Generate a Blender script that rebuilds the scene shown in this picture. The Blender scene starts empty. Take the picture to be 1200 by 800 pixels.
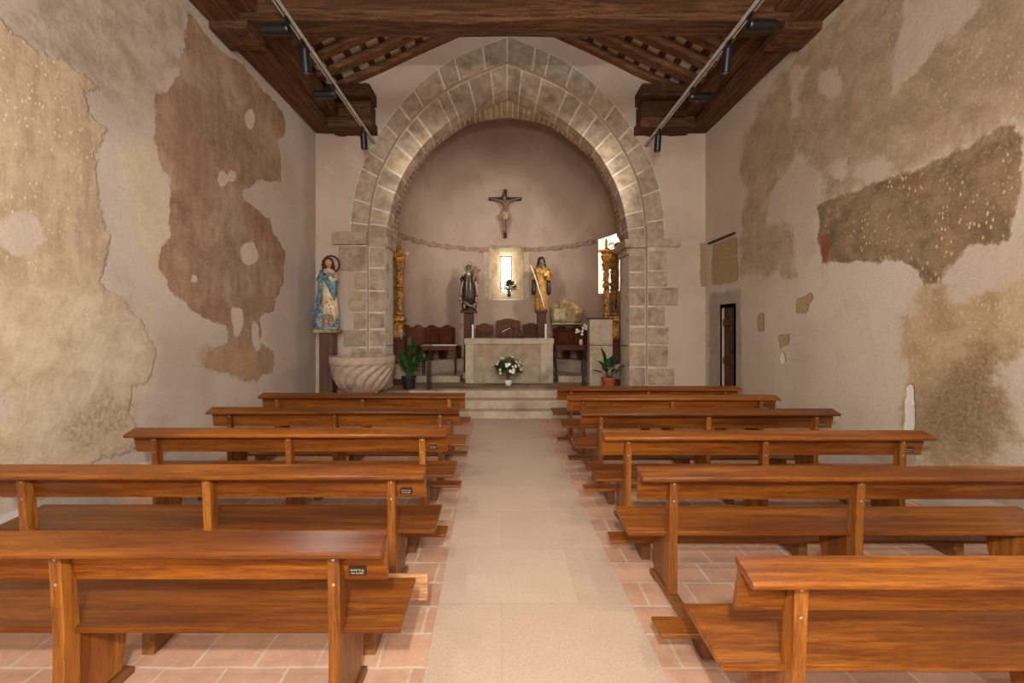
import bpy, bmesh, math, random
import numpy as np
from mathutils import Vector, Matrix, noise as mnoise
random.seed(7)
PI = math.pi
C = bpy.context.scene.collection
SC = bpy.context.scene

# ------------------------------------------------------------------ layout
F, VX, VY, HC = 500.0, 588.0, 385.0, 1.6          # focal length in px of the 1200 wide frame, vanishing point, eye height
WL, WR, WB = -3.49, 3.82, 8.0                     # nave walls
WF = -3.0                                         # entrance wall behind the camera
TOP = 5.25
PZ = 0.437                                        # presbytery floor
AX, AY, AR = 0.12, 8.75, 2.45                     # apse centre and radius

def on_side(px, py, X):                           # pixel -> point on a side wall (Y, Z)
    dx = px - VX
    Y = F * X / dx
    return (Y, HC - (py - VY) * Y / F)

def at(px, py, Y):
    return ((px - VX) * Y / F, HC - (py - VY) * Y / F)

def lin(c):
    out = []
    for v in c[:3]:
        v = v / 255.0
        out.append(v / 12.92 if v <= 0.04045 else ((v + 0.055) / 1.055) ** 2.4)
    return tuple(out) + (1.0,)

# ------------------------------------------------------------------ materials
class M:
    def __init__(s, name):
        s.m = bpy.data.materials.new(name)
        s.m.use_nodes = True
        s.t = s.m.node_tree
        s.n = s.t.nodes
        s.l = s.t.links
        s.bsdf = s.n['Principled BSDF']
        s.co = None
    def node(s, t, **kw):
        n = s.n.new(t)
        for k, v in kw.items():
            setattr(n, k, v)
        return n
    def put(s, sock, v):
        if hasattr(v, 'is_output'):
            s.l.new(v, sock)
        else:
            if sock.type == 'RGBA' and len(v) == 3:
                v = lin(v)
            sock.default_value = v
    def obj(s, scale=(1, 1, 1), rnd=False):
        tc = s.node('ShaderNodeTexCoord')
        mp = s.node('ShaderNodeMapping')
        mp.inputs['Scale'].default_value = scale
        s.l.new(tc.outputs['Object'], mp.inputs['Vector'])
        if rnd:
            oi = s.node('ShaderNodeObjectInfo')
            vm = s.node('ShaderNodeVectorMath', operation='SCALE')
            vm.inputs[0].default_value = (17.3, 31.1, 23.7)
            s.l.new(oi.outputs['Random'], vm.inputs['Scale'])
            s.l.new(vm.outputs[0], mp.inputs['Location'])
        return mp.outputs[0]
    def noise(s, vec, scale=5, detail=4, rough=.55, dist=0.0):
        n = s.node('ShaderNodeTexNoise')
        s.l.new(vec, n.inputs['Vector'])
        n.inputs['Scale'].default_value = scale
        n.inputs['Detail'].default_value = detail
        n.inputs['Roughness'].default_value = rough
        n.inputs['Distortion'].default_value = dist
        return n.outputs['Fac']
    def voro(s, vec, scale=10, feature='F1'):
        n = s.node('ShaderNodeTexVoronoi', feature=feature)
        s.l.new(vec, n.inputs['Vector'])
        n.inputs['Scale'].default_value = scale
        return n.outputs['Distance']
    def math(s, op, a, b=0.0, c=0.0):
        n = s.node('ShaderNodeMath', operation=op)
        for i, v in enumerate((a, b, c)):
            s.put(n.inputs[i], v)
        return n.outputs[0]
    def smooth(s, v, lo, hi, a=0.0, b=1.0):
        n = s.node('ShaderNodeMapRange', interpolation_type='SMOOTHSTEP')
        s.put(n.inputs['Value'], v)
        n.inputs['From Min'].default_value = lo
        n.inputs['From Max'].default_value = hi
        n.inputs['To Min'].default_value = a
        n.inputs['To Max'].default_value = b
        return n.outputs[0]
    def mix(s, f, a, b, mode='MIX'):
        n = s.node('ShaderNodeMix', data_type='RGBA', blend_type=mode)
        s.put(n.inputs[0], f)
        s.put(n.inputs[6], a)
        s.put(n.inputs[7], b)
        return n.outputs[2]
    def attr(s, name):
        n = s.node('ShaderNodeAttribute', attribute_name=name)
        return n
    def finish(s, col, rough=.8, bump=None, strength=.3, dist=.02, metal=0.0, spec=.3, coat=0.0):
        s.put(s.bsdf.inputs['Base Color'], col)
        s.put(s.bsdf.inputs['Roughness'], rough)
        s.put(s.bsdf.inputs['Metallic'], metal)
        s.bsdf.inputs['Specular IOR Level'].default_value = spec
        if coat:
            s.bsdf.inputs['Coat Weight'].default_value = coat
            s.bsdf.inputs['Coat Roughness'].default_value = .15
        if bump is not None:
            b = s.node('ShaderNodeBump')
            b.inputs['Strength'].default_value = strength
            b.inputs['Distance'].default_value = dist
            s.l.new(bump, b.inputs['Height'])
            s.l.new(b.outputs[0], s.bsdf.inputs['Normal'])
        return s.m

def wood(name, c1, c2, axis='X', rough=.32, scale=1.0, spec=.5, dark=None, bump=.06, vary=.0):
    m = M(name)
    st = {'X': (.9, 16, 16), 'Y': (16, .9, 16), 'Z': (16, 16, .9)}[axis]
    v = m.obj(tuple(k * scale for k in st), rnd=True)
    n1 = m.noise(v, 1.0, 7, .68, .35)
    fi = m.obj(tuple(k * scale * 2.6 for k in st), rnd=True)
    n2 = m.noise(fi, 3.0, 4, .7)
    v0 = m.obj(tuple({'X': (.5, 3, 3), 'Y': (3, .5, 3), 'Z': (3, 3, .5)}[axis]), rnd=True)
    n3 = m.noise(v0, 1.0, 3, .55)
    f = m.smooth(m.math('ADD', m.math('MULTIPLY', n1, .6), m.math('MULTIPLY', n2, .4)), .38, .64)
    col = m.mix(f, c1, c2)
    if dark is not None:
        col = m.mix(m.smooth(n3, .45, .68, 0, .85), col, m.mix(f, dark, tuple(k * 1.25 for k in dark)))
    if vary:
        oi = m.node('ShaderNodeObjectInfo')
        hs = m.node('ShaderNodeHueSaturation')
        m.l.new(col, hs.inputs['Color'])
        mr = m.node('ShaderNodeMapRange')
        m.l.new(oi.outputs['Random'], mr.inputs['Value'])
        mr.inputs['To Min'].default_value = 1 - vary; mr.inputs['To Max'].default_value = 1 + vary
        m.l.new(mr.outputs[0], hs.inputs['Value'])
        col = hs.outputs[0]
    return m.finish(col, rough, n2, bump, .004, spec=spec)

def plain(name, c, rough=.6, metal=0.0, var=.12, vs=9, spec=.35, bump=0.0):
    m = M(name)
    v = m.obj((1, 1, 1))
    n = m.noise(v, vs, 4, .6)
    lo = tuple(max(0, k * (1 - var)) for k in c)
    hi = tuple(min(255, k * (1 + var)) for k in c)
    return m.finish(m.mix(m.smooth(n, .3, .7), lo, hi), rough, n if bump else None, bump, .01, metal, spec)

MT = {}
MT['pew_x'] = wood('polished_wood_long', (94, 46, 13), (146, 85, 26), 'X', .28, spec=.34, dark=(74, 34, 10), scale=1.5, vary=.28)
MT['pew_y'] = wood('polished_wood_cross', (92, 54, 25), (136, 88, 42), 'Y', .4, dark=(80, 45, 20), scale=1.5, vary=.2)
MT['pew_z'] = wood('polished_wood_upright', (104, 57, 19), (164, 101, 38), 'Z', .32, spec=.36, dark=(90, 44, 14), scale=1.5, vary=.25)
MT['pew_raw'] = wood('raw_wood_underside', (150, 98, 58), (212, 164, 116), 'X', .6, scale=1.6)
MT['old_x'] = wood('aged_timber_x', (52, 34, 22), (122, 84, 54), 'X', .8, scale=2.2, spec=.15, dark=(62, 40, 26), bump=.9)
MT['old_y'] = wood('aged_timber_y', (60, 38, 25), (126, 86, 54), 'Y', .8, scale=2.0, spec=.15, dark=(72, 44, 28), bump=.9)
MT['old_z'] = wood('aged_timber_z', (62, 38, 24), (106, 68, 42), 'Z', .75, spec=.2, bump=.3)
MT['rafter'] = wood('rafter_timber', (88, 60, 40), (146, 104, 70), 'X', .8, spec=.15, dark=(92, 62, 42), bump=.4)
MT['post_wood'] = wood('pedestal_wood', (66, 44, 30), (104, 72, 48), 'Z', .6)
MT['stall'] = wood('stall_wood', (66, 32, 18), (108, 58, 32), 'Z', .5, spec=.15)
MT['stall_pale'] = wood('chair_wood', (72, 44, 30), (106, 70, 50), 'X', .6, spec=.08)
MT['dark_wood'] = wood('dark_wood', (58, 34, 22), (92, 56, 36), 'Z', .6, spec=.2)
MT['cross_wood'] = wood('crucifix_wood', (34, 21, 14), (56, 36, 24), 'Z', .6, spec=.2)
MT['black'] = plain('black_metal', (22, 22, 24), .35, 0.0, .1, spec=.5)
MT['alu'] = plain('brushed_aluminium', (196, 190, 180), .4, .15, .05)
MT['lens'] = plain('spot_glass', (150, 150, 150), .15, .3, .05)
MT['iron'] = plain('dark_iron', (46, 36, 32), .5, .3, .1)
MT['screw'] = plain('steel_screw', (190, 180, 160), .35, .7, .05)
MT['plaque'] = plain('plaque_dark', (52, 44, 34), .4, .2, .1)
MT['engrave'] = plain('plaque_engraving', (168, 156, 130), .4, .4, .05)
MT['cable'] = plain('grey_cable', (130, 118, 104), .6)
MT['white_cer'] = plain('white_ceramic', (226, 222, 214), .3, 0, .03)
MT['wax'] = plain('white_wax', (236, 230, 214), .5, 0, .03)
MT['pot_black'] = plain('black_plastic_pot', (34, 34, 38), .45)
MT['pot_terra'] = plain('terracotta_pot', (164, 76, 46), .6)
MT['soil'] = plain('soil', (52, 40, 30), .95, bump=.5, vs=40)
MT['leaf'] = plain('leaf_green', (44, 84, 34), .4, 0, .3, vs=12)
MT['leaf_dark'] = plain('leaf_dark_green', (34, 62, 30), .4, 0, .3, vs=12)
MT['leaf_grey'] = plain('leaf_olive', (84, 98, 60), .55, 0, .35, vs=14)
MT['petal'] = plain('white_petal', (238, 232, 216), .6, 0, .05)
MT['yellow'] = plain('yellow_petal', (222, 180, 60), .6, 0, .1)
MT['pink'] = plain('pink_petal', (200, 110, 120), .6, 0, .1)
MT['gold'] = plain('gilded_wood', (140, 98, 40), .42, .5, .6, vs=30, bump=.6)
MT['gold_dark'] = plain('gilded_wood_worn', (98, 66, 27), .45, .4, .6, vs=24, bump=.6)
MT['skin'] = plain('painted_skin', (198, 146, 112), .5, 0, .06)
MT['skin_old'] = plain('aged_painted_skin', (112, 84, 62), .5, 0, .12)
MT['hair'] = plain('painted_brown_hair', (70, 42, 26), .6, 0, .2)
MT['eye'] = plain('painted_eye', (36, 24, 20), .3)
MT['lip'] = plain('painted_lip', (160, 72, 62), .4)
MT['blue'] = plain('painted_blue_mantle', (88, 122, 134), .5, 0, .3, vs=12)
MT['cream'] = plain('painted_cream_robe', (206, 182, 146), .5, 0, .12, vs=8)
MT['cloud'] = plain('painted_cloud', (122, 142, 144), .55, 0, .3, vs=14)
MT['ochre'] = plain('gilded_ochre_habit', (138, 98, 38), .45, .2, .28, vs=14)
MT['brown_hab'] = plain('dark_brown_habit', (34, 23, 18), .55, 0, .3, vs=14)
MT['silver'] = plain('tarnished_silver', (150, 132, 110), .4, .6, .2)
MT['bluebit'] = plain('blue_painted_figure', (90, 140, 190), .4)
MT['cloth'] = plain('white_linen', (220, 212, 196), .8, 0, .03)
MT['tabernacle'] = plain('weathered_tan_stone', (146, 120, 84), .7, 0, .25, vs=9, bump=.4)
MT['tab_panel'] = plain('pale_stone_panel', (176, 160, 132), .7, 0, .1)
MT['white_reveal'] = plain('whitewashed_reveal', (226, 216, 200), .9, 0, .04)
MT['glass'] = None

def glass():
    m = M('window_glass')
    b = m.bsdf
    b.inputs['Base Color'].default_value = (1, 1, 1, 1)
    b.inputs['Roughness'].default_value = .25
    b.inputs['Transmission Weight'].default_value = 1.0
    b.inputs['IOR'].default_value = 1.05
    return m.m
MT['glass'] = glass()

def stone_mat(name, c, c2, rough=.85, bump=.5, scale=7, useattr=False, spec=.2):
    m = M(name)
    v = m.obj()
    a = m.noise(v, scale, 6, .65)
    b = m.noise(v, scale * .35, 3, .5)
    fine = m.noise(v, scale * 11, 3, .7)
    col = m.mix(m.smooth(a, .32, .68), c, c2)
    dk = tuple(k * .82 for k in c)
    col = m.mix(m.smooth(b, .5, .75), col, dk)
    col = m.mix(m.smooth(fine, .58, .75, 0, .35), col, tuple(k * .7 for k in c))
    if useattr:
        at_ = m.attr('tint')
        col = m.mix(1.0, col, at_.outputs['Color'], 'MULTIPLY')
    h = m.math('ADD', m.math('MULTIPLY', a, .7), m.math('MULTIPLY', fine, .3))
    return m.finish(col, rough, h, bump, .03, spec=spec)

MT['arch_stone'] = stone_mat('arch_granite', (164, 144, 121), (188, 170, 147), useattr=True, bump=.8, scale=9)
MT['mortar'] = stone_mat('lime_mortar', (206, 192, 172), (220, 208, 190), bump=.3, scale=14)
MT['brick'] = stone_mat('vault_brick', (146, 118, 90), (170, 144, 112), useattr=True)
MT['step_stone'] = stone_mat('step_limestone', (172, 152, 128), (190, 172, 150), bump=.25, scale=5)
MT['pres_stone'] = stone_mat('worn_floor_stone', (128, 106, 84), (162, 138, 112), bump=.3, scale=2.4)
MT['altar_stone'] = stone_mat('altar_limestone', (186, 168, 142), (204, 188, 163), bump=.2, scale=6)
MT['altar_panel'] = stone_mat('altar_panel_stone', (162, 143, 117), (186, 167, 141), bump=.2, scale=6)
MT['font_stone'] = stone_mat('font_stone', (168, 146, 126), (190, 168, 148), bump=.35, scale=9)
MT['pale_block'] = stone_mat('pale_block_stone', (170, 150, 126), (190, 172, 148), bump=.2)
MT['cornice'] = stone_mat('cornice_stone', (126, 100, 80), (156, 128, 106), bump=.4)
MT['reveal'] = stone_mat('window_reveal', (188, 166, 128), (206, 186, 150), bump=.4)

def plaster(name, c1, c2, c3, scale=1.1, bump=.2):
    m = M(name)
    v = m.obj()
    a = m.noise(v, scale, 5, .6, .4)
    b = m.noise(v, scale * 2.7, 5, .65)
    fine = m.noise(v, 60, 3, .6)
    col = m.mix(m.smooth(a, .35, .65), c1, c2)
    col = m.mix(m.smooth(b, .5, .72, 0, .6), col, c3)
    return m.finish(col, .9, m.math('ADD', m.math('MULTIPLY', b, .8), m.math('MULTIPLY', fine, .2)), bump, .03, spec=.15)
MT['apse_plaster'] = plaster('apse_plaster', (154, 130, 112), (166, 142, 124), (144, 121, 104), .9)
MT['arch_plaster'] = plaster('arch_wall_plaster', (192, 168, 148), (178, 156, 138), (200, 176, 154), 1.1)
def endwall():
    m = M('arch_wall_plaster')
    v = m.obj()
    a = m.noise(v, 1.1, 5, .6, .4); b = m.noise(v, 3.2, 5, .65); fine = m.noise(v, 60, 3, .6); e = m.noise(v, 6, 5, .65)
    col = m.mix(m.smooth(a, .35, .65), (200, 180, 160), (188, 168, 149))
    col = m.mix(m.smooth(b, .5, .72, 0, .6), col, (204, 182, 162))
    sx = m.node('ShaderNodeSeparateXYZ'); m.l.new(v, sx.inputs[0])
    d_ = m.math('MINIMUM', m.math('MINIMUM', m.math('SUBTRACT', sx.outputs[0], 3.72), m.math('SUBTRACT', sx.outputs[2], 2.38)), m.math('SUBTRACT', 3.2, sx.outputs[2]))
    col = m.mix(m.smooth(m.math('ADD', d_, m.math('MULTIPLY', m.math('SUBTRACT', e, .5), .12)), -.015, .015), col, m.mix(m.smooth(fine, .4, .6), (146, 116, 92), (170, 142, 116)))
    return m.finish(col, .9, m.math('ADD', m.math('MULTIPLY', b, .8), m.math('MULTIPLY', fine, .2)), .2, .03, spec=.15)
MT['arch_plaster'] = endwall()
MT['back_plaster'] = plaster('plain_plaster', (180, 160, 138), (170, 150, 130), (186, 168, 148))

def tiles():
    m = M('terracotta_tiles')
    tc = m.node('ShaderNodeTexCoord')
    v = tc.outputs['Object']
    # slightly wandering joints
    nz = m.node('ShaderNodeTexNoise')
    nz.inputs['Scale'].default_value = 3.0
    m.l.new(v, nz.inputs['Vector'])
    sc = m.node('ShaderNodeVectorMath', operation='SCALE')
    m.l.new(nz.outputs['Color'], sc.inputs[0]); sc.inputs['Scale'].default_value = .025
    ad = m.node('ShaderNodeVectorMath', operation='ADD')
    m.l.new(v, ad.inputs[0]); m.l.new(sc.outputs[0], ad.inputs[1])
    b = m.node('ShaderNodeTexBrick')
    b.offset = .42; b.offset_frequency = 2; b.squash = 1.0
    m.l.new(ad.outputs[0], b.inputs['Vector'])
    b.inputs['Color1'].default_value = lin((178, 136, 110))
    b.inputs['Color2'].default_value = lin((198, 156, 128))
    b.inputs['Mortar'].default_value = lin((198, 176, 154))
    b.inputs['Scale'].default_value = 1.0
    b.inputs['Mortar Size'].default_value = .008
    b.inputs['Mortar Smooth'].default_value = .2
    b.inputs['Bias'].default_value = -.1
    b.inputs['Brick Width'].default_value = .29
    b.inputs['Row Height'].default_value = .225
    n = m.noise(v, 7, 5, .6)
    n2 = m.noise(v, 40, 3, .6)
    col = m.mix(m.smooth(n, .4, .7, 0, .45), b.outputs['Color'], (160, 116, 92))
    col = m.mix(m.smooth(n2, .55, .7, 0, .25), col, (226, 190, 158))
    h = m.math('SUBTRACT', m.math('MULTIPLY', n, .25), m.math('MULTIPLY', b.outputs['Fac'], .8))
    return m.finish(col, .55, h, .35, .008, spec=.35)
MT['tiles'] = tiles()

def granite():
    m = M('granite_aisle')
    tc = m.node('ShaderNodeTexCoord')
    v = tc.outputs['Object']
    b = m.node('ShaderNodeTexBrick')
    b.offset = .5
    m.l.new(v, b.inputs['Vector'])
    b.inputs['Color1'].default_value = lin((184, 159, 137))
    b.inputs['Color2'].default_value = lin((191, 167, 146))
    b.inputs['Mortar'].default_value = lin((174, 151, 127))
    b.inputs['Scale'].default_value = 1.0
    b.inputs['Mortar Size'].default_value = .0025
    b.inputs['Brick Width'].default_value = .9
    b.inputs['Row Height'].default_value = .62
    s = m.noise(v, 170, 2, .8)
    s2 = m.noise(v, 2.2, 4, .6)
    col = m.mix(m.smooth(s, .5, .62, 0, .5), b.outputs['Color'], (146, 122, 100))
    col = m.mix(m.smooth(s, .42, .32, 0, .5), col, (220, 204, 182))
    col = m.mix(m.smooth(s2, .45, .75, 0, .3), col, (172, 146, 120))
    return m.finish(col, .6, s, .1, .003, spec=.3)
MT['granite'] = granite()

# ---- nave walls: weathered plaster layers at their places on the wall
def layer(m, col, d, nz, amp, soft, c, c2, nvar, speck=None):
    f = m.smooth(m.math('ADD', d, m.math('MULTIPLY', m.math('SUBTRACT', nz, .5), amp)), -soft, soft)
    lc = m.mix(m.smooth(nvar, .34, .66), c, c2)
    if speck is not None:
        lc = m.mix(speck[0], lc, speck[1])
    return m.mix(f, col, lc), f

def wall_left_mat():
    m = M('weathered_fresco_plaster')
    v = m.obj()
    big = m.noise(v, .8, 4, .55, .3)
    mid = m.noise(v, 4.2, 8, .72, .2)
    edge = m.noise(v, 5.5, 6, .68)
    fine = m.noise(v, 28, 4, .7)
    vz = m.obj((1, 4.5, .8))
    streak = m.noise(vz, 2.2, 6, .65, .3)
    vs = m.obj((1, 1.0, .62))
    streak2 = m.math('ADD', m.math('MULTIPLY', streak, .55), m.math('MULTIPLY', m.noise(v, 9, 7, .75), .45))
    dots = m.voro(vs, 26)
    sp = m.noise(v, 1.3, 3, .5)
    speck = m.math('MULTIPLY', m.smooth(dots, .24, .12), m.smooth(sp, .42, .6))
    col = m.mix(m.smooth(big, .35, .65), (182, 165, 150), (197, 181, 166))
    col = m.mix(m.smooth(mid, .5, .75, 0, .5), col, (168, 151, 136))
    A = lambda n: m.attr(n).outputs['Fac']
    col, _ = layer(m, col, A('d_top'), edge, .9, .18, (190, 174, 154), (160, 142, 122), mid)
    col, f1 = layer(m, col, A('d_cream'), edge, .3, .06, (206, 188, 160), (192, 172, 144), mid)
    col, f2 = layer(m, col, A('d_beige'), edge, .22, .015, (202, 180, 150), (168, 146, 118), streak2, (speck, (226, 206, 170)))
    col, _ = layer(m, col, A('d_beige_low'), edge, .7, .2, (212, 194, 166), (186, 164, 136), mid)
    col, _ = layer(m, col, A('d_grey'), edge, .6, .12, (160, 142, 112), (196, 176, 144), fine)
    col, f3 = layer(m, col, A('d_fresco'), edge, .24, .012, (166, 138, 112), (140, 110, 88), streak2, (m.smooth(fine, .58, .72, 0, .5), (186, 154, 124)))
    blot = m.noise(v, 2.1, 7, .7, .5)
    col = m.mix(m.math('MULTIPLY', f3, m.smooth(blot, .48, .66, 0, .75)), col, (182, 156, 130))
    col = m.mix(m.math('MULTIPLY', f3, m.smooth(blot, .46, .30, 0, .7)), col, (118, 92, 75))
    red = m.math('MULTIPLY', f3, m.smooth(sp, .52, .72, 0, .35))
    col = m.mix(red, col, (142, 90, 66))
    col, _ = layer(m, col, A('d_ochre'), edge, .3, .1, (176, 148, 112), (160, 128, 96), mid)
    col, f4 = layer(m, col, A('d_hole'), edge, .13, .012, (196, 178, 160), (206, 188, 170), mid)
    col, f5 = layer(m, col, A('d_base'), edge, .05, .012, (214, 208, 200), (204, 196, 188), mid)
    gr = m.noise(v, 45, 4, .75)
    col = m.mix(m.smooth(gr, .56, .72, 0, .42), col, (122, 102, 82))
    col = m.mix(m.smooth(gr, .44, .3, 0, .4), col, (222, 208, 186))
    h = m.math('ADD', m.math('MULTIPLY', mid, .35), m.math('MULTIPLY', fine, .22))
    h = m.math('ADD', h, m.math('MULTIPLY', m.math('ADD', f2, f3), .35))
    return m.finish(col, .9, h, .8, .03, spec=.12)

def wall_right_mat():
    m = M('weathered_patched_plaster')
    v = m.obj()
    big = m.noise(v, .8, 4, .55, .3)
    mid = m.noise(v, 3.6, 8, .72, .2)
    edge = m.noise(v, 4.5, 6, .68)
    fine = m.noise(v, 28, 4, .7)
    vs = m.obj((1, 1.0, .5))
    dots = m.voro(vs, 28)
    sp = m.noise(v, 1.6, 3, .5)
    speck = m.math('MULTIPLY', m.smooth(dots, .28, .14), m.smooth(sp, .4, .58))
    col = m.mix(m.smooth(big, .35, .65), (186, 170, 150), (198, 182, 163))
    col = m.mix(m.smooth(mid, .5, .75, 0, .55), col, (172, 154, 134))
    A = lambda n: m.attr(n).outputs['Fac']
    col, f1 = layer(m, col, A('d_beige'), edge, .7, .12, (176, 152, 124), (150, 128, 104), mid, (m.math('MULTIPLY', speck, .5), (206, 188, 154)))
    col, f6 = layer(m, col, A('d_hole'), edge, .4, .04, (184, 164, 146), (192, 172, 154), mid)
    col, f2 = layer(m, col, A('d_band'), edge, .2, .02, (150, 124, 94), (116, 94, 70), mid, (speck, (206, 182, 140)))
    col, f3 = layer(m, col, A('d_low'), edge, .5, .06, (186, 164, 130), (160, 134, 100), mid, (m.math('MULTIPLY', speck, .5), (208, 190, 160)))
    col, f4 = layer(m, col, A('d_stain'), edge, .7, .16, (126, 102, 74), (150, 126, 94), fine)
    col, _ = layer(m, col, A('d_red'), edge, .1, .03, (134, 64, 34), (150, 84, 50), mid)
    col, f7 = layer(m, col, A('d_brick'), edge, .14, .015, (150, 124, 88), (176, 152, 114), fine)
    col, _ = layer(m, col, A('d_grey'), edge, .2, .05, (150, 136, 122), (166, 150, 136), mid)
    col, f5 = layer(m, col, A('d_gash'), edge, .08, .01, (226, 220, 210), (214, 206, 194), mid)
    col, _ = layer(m, col, A('d_base'), edge, .05, .012, (214, 206, 196), (204, 194, 184), mid)
    gr = m.noise(v, 45, 4, .75)
    col = m.mix(m.smooth(gr, .56, .72, 0, .42), col, (122, 102, 82))
    col = m.mix(m.smooth(gr, .44, .3, 0, .4), col, (222, 208, 186))
    h = m.math('ADD', m.math('MULTIPLY', mid, .35), m.math('MULTIPLY', fine, .22))
    h = m.math('ADD', h, m.math('MULTIPLY', m.math('ADD', f2, f1), .25))
    h = m.math('SUBTRACT', h, m.math('MULTIPLY', m.math('ADD', f7, f5), .5))
    bl = m.noise(v, 1.7, 7, .7, .6)
    col = m.mix(m.math('MULTIPLY', f2, m.smooth(bl, .52, .66, 0, .6)), col, (92, 78, 62))
    col = m.mix(m.math('MULTIPLY', f1, m.smooth(bl, .46, .34, 0, .35)), col, (196, 176, 150))
    return m.finish(col, .9, h, .8, .03, spec=.12)

# ------------------------------------------------------------------ mesh builder
class MB:
    def __init__(s):
        s.v, s.f, s.c, s.cur = [], [], [], (1, 1, 1)
        s.M = Matrix.Identity(4)
    def V(s, p):
        s.v.append(tuple(s.M @ Vector(p)))
        s.c.append(s.cur)
        return len(s.v) - 1
    def F(s, *ids):
        s.f.append(tuple(ids))
    def box(s, x0, x1, y0, y1, z0, z1):
        i = [s.V((x, y, z)) for z in (z0, z1) for y in (y0, y1) for x in (x0, x1)]
        for q in ((0, 2, 3, 1), (4, 5, 7, 6), (0, 1, 5, 4), (2, 6, 7, 3), (0, 4, 6, 2), (1, 3, 7, 5)):
            s.F(*[i[k] for k in q])
    def prism(s, poly, a0, a1, axis='Y'):
        """polygon extruded: axis Y -> poly is (x,z); X -> (y,z); Z -> (x,y)"""
        def mk(p, a):
            return {'Y': (p[0], a, p[1]), 'X': (a, p[0], p[1]), 'Z': (p[0], p[1], a)}[axis]
        n = len(poly)
        A = [s.V(mk(p, a0)) for p in poly]
        B = [s.V(mk(p, a1)) for p in poly]
        s.F(*A)
        s.F(*reversed(B))
        for k in range(n):
            s.F(A[k], B[k], B[(k + 1) % n], A[(k + 1) % n])
    def hexa(s, q0, q1):
        """two quads (4 points each) joined into a block"""
        A = [s.V(p) for p in q0]
        B = [s.V(p) for p in q1]
        s.F(*A); s.F(*reversed(B))
        for k in range(4):
            s.F(A[k], B[k], B[(k + 1) % 4], A[(k + 1) % 4])
    def rings(s, rings, cap0=True, cap1=True, closed=True):
        ids = [[s.V(p) for p in r] for r in rings]
        n = len(ids[0])
        for a, b in zip(ids, ids[1:]):
            for k in range(n if closed else n - 1):
                s.F(a[k], a[(k + 1) % n], b[(k + 1) % n], b[k])
        if cap0: s.F(*reversed(ids[0]))
        if cap1: s.F(*ids[-1])
    def loft(s, secs, n=24, fold=None, arc=None):
        """secs: (z, cx, cy, rx, ry); fold(t, z) -> radius factor"""
        R = []
        for z, cx, cy, rx, ry in secs:
            r = []
            for k in range(n):
                t = 2 * PI * k / n
                g = fold(t, z) if fold else 1.0
                r.append((cx + rx * g * math.cos(t), cy + ry * g * math.sin(t), z))
            R.append(r)
        s.rings(R)
    def lathe(s, prof, n=24, cx=0, cy=0, cap=True):
        s.rings([[(cx + r * math.cos(2 * PI * k / n), cy + r * math.sin(2 * PI * k / n), z) for k in range(n)] for r, z in prof], cap, cap)
    def tube(s, pts, rad, n=10):
        pts = [Vector(p) for p in pts]
        if not hasattr(rad, '__len__'):
            rad = [rad] * len(pts)
        R = []
        up = Vector((0, 0, 1))
        for i, p in enumerate(pts):
            d = (pts[min(i + 1, len(pts) - 1)] - pts[max(i - 1, 0)]).normalized()
            a = d.cross(up if abs(d.z) < .95 else Vector((1, 0, 0))).normalized()
            b = a.cross(d).normalized()
            R.append([tuple(p + (a * math.cos(2 * PI * k / n) + b * math.sin(2 * PI * k / n)) * rad[i]) for k in range(n)])
        s.rings(R)
    def ball(s, c, r, n=16, m=10, f=None):
        if not hasattr(r, '__len__'): r = (r, r, r)
        R = []
        for j in range(1, m):
            ph = PI * j / m
            ring = []
            for k in range(n):
                t = 2 * PI * k / n
                d = Vector((math.sin(ph) * math.cos(t), math.sin(ph) * math.sin(t), -math.cos(ph)))
                p = Vector((d.x * r[0], d.y * r[1], d.z * r[2]))
                if f: p = f(d, p)
                ring.append((c[0] + p.x, c[1] + p.y, c[2] + p.z))
            R.append(ring)
        s.rings(R)
    def torus(s, c, R, r, axis='Y', n=28, m=8):
        ids = []
        for k in range(n):
            t = 2 * PI * k / n
            row = []
            for j in range(m):
                u = 2 * PI * j / m
                rr = R + r * math.cos(u)
                a, b, h = rr * math.cos(t), rr * math.sin(t), r * math.sin(u)
                p = {'Y': (a, h, b), 'Z': (a, b, h), 'X': (h, a, b)}[axis]
                row.append(s.V((c[0] + p[0], c[1] + p[1], c[2] + p[2])))
            ids.append(row)
        for k in range(n):
            for j in range(m):
                s.F(ids[k][j], ids[(k + 1) % n][j], ids[(k + 1) % n][(j + 1) % m], ids[k][(j + 1) % m])
    def leaf(s, base, tip, width, bend=0.0, side=None, n=6):
        base, tip = Vector(base), Vector(tip)
        d = tip - base
        sd = side if side is not None else d.cross(Vector((0, 0, 1)))
        if sd.length < 1e-5: sd = Vector((1, 0, 0))
        sd = Vector(sd).normalized()
        nm = sd.cross(d).normalized()
        th = .002
        rows = []
        for i in range(n + 1):
            t = i / n
            w = width * math.sin(PI * min(1, t * .93 + .04)) ** .8 * .5
            p = base + d * t + nm * (bend * 4 * t * (1 - t)) 
            rows.append([tuple(p - sd * w), tuple(p - nm * w * .35 - nm * th), tuple(p + sd * w), tuple(p + nm * th - nm * w * .3)])
        s.rings(rows)

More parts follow.
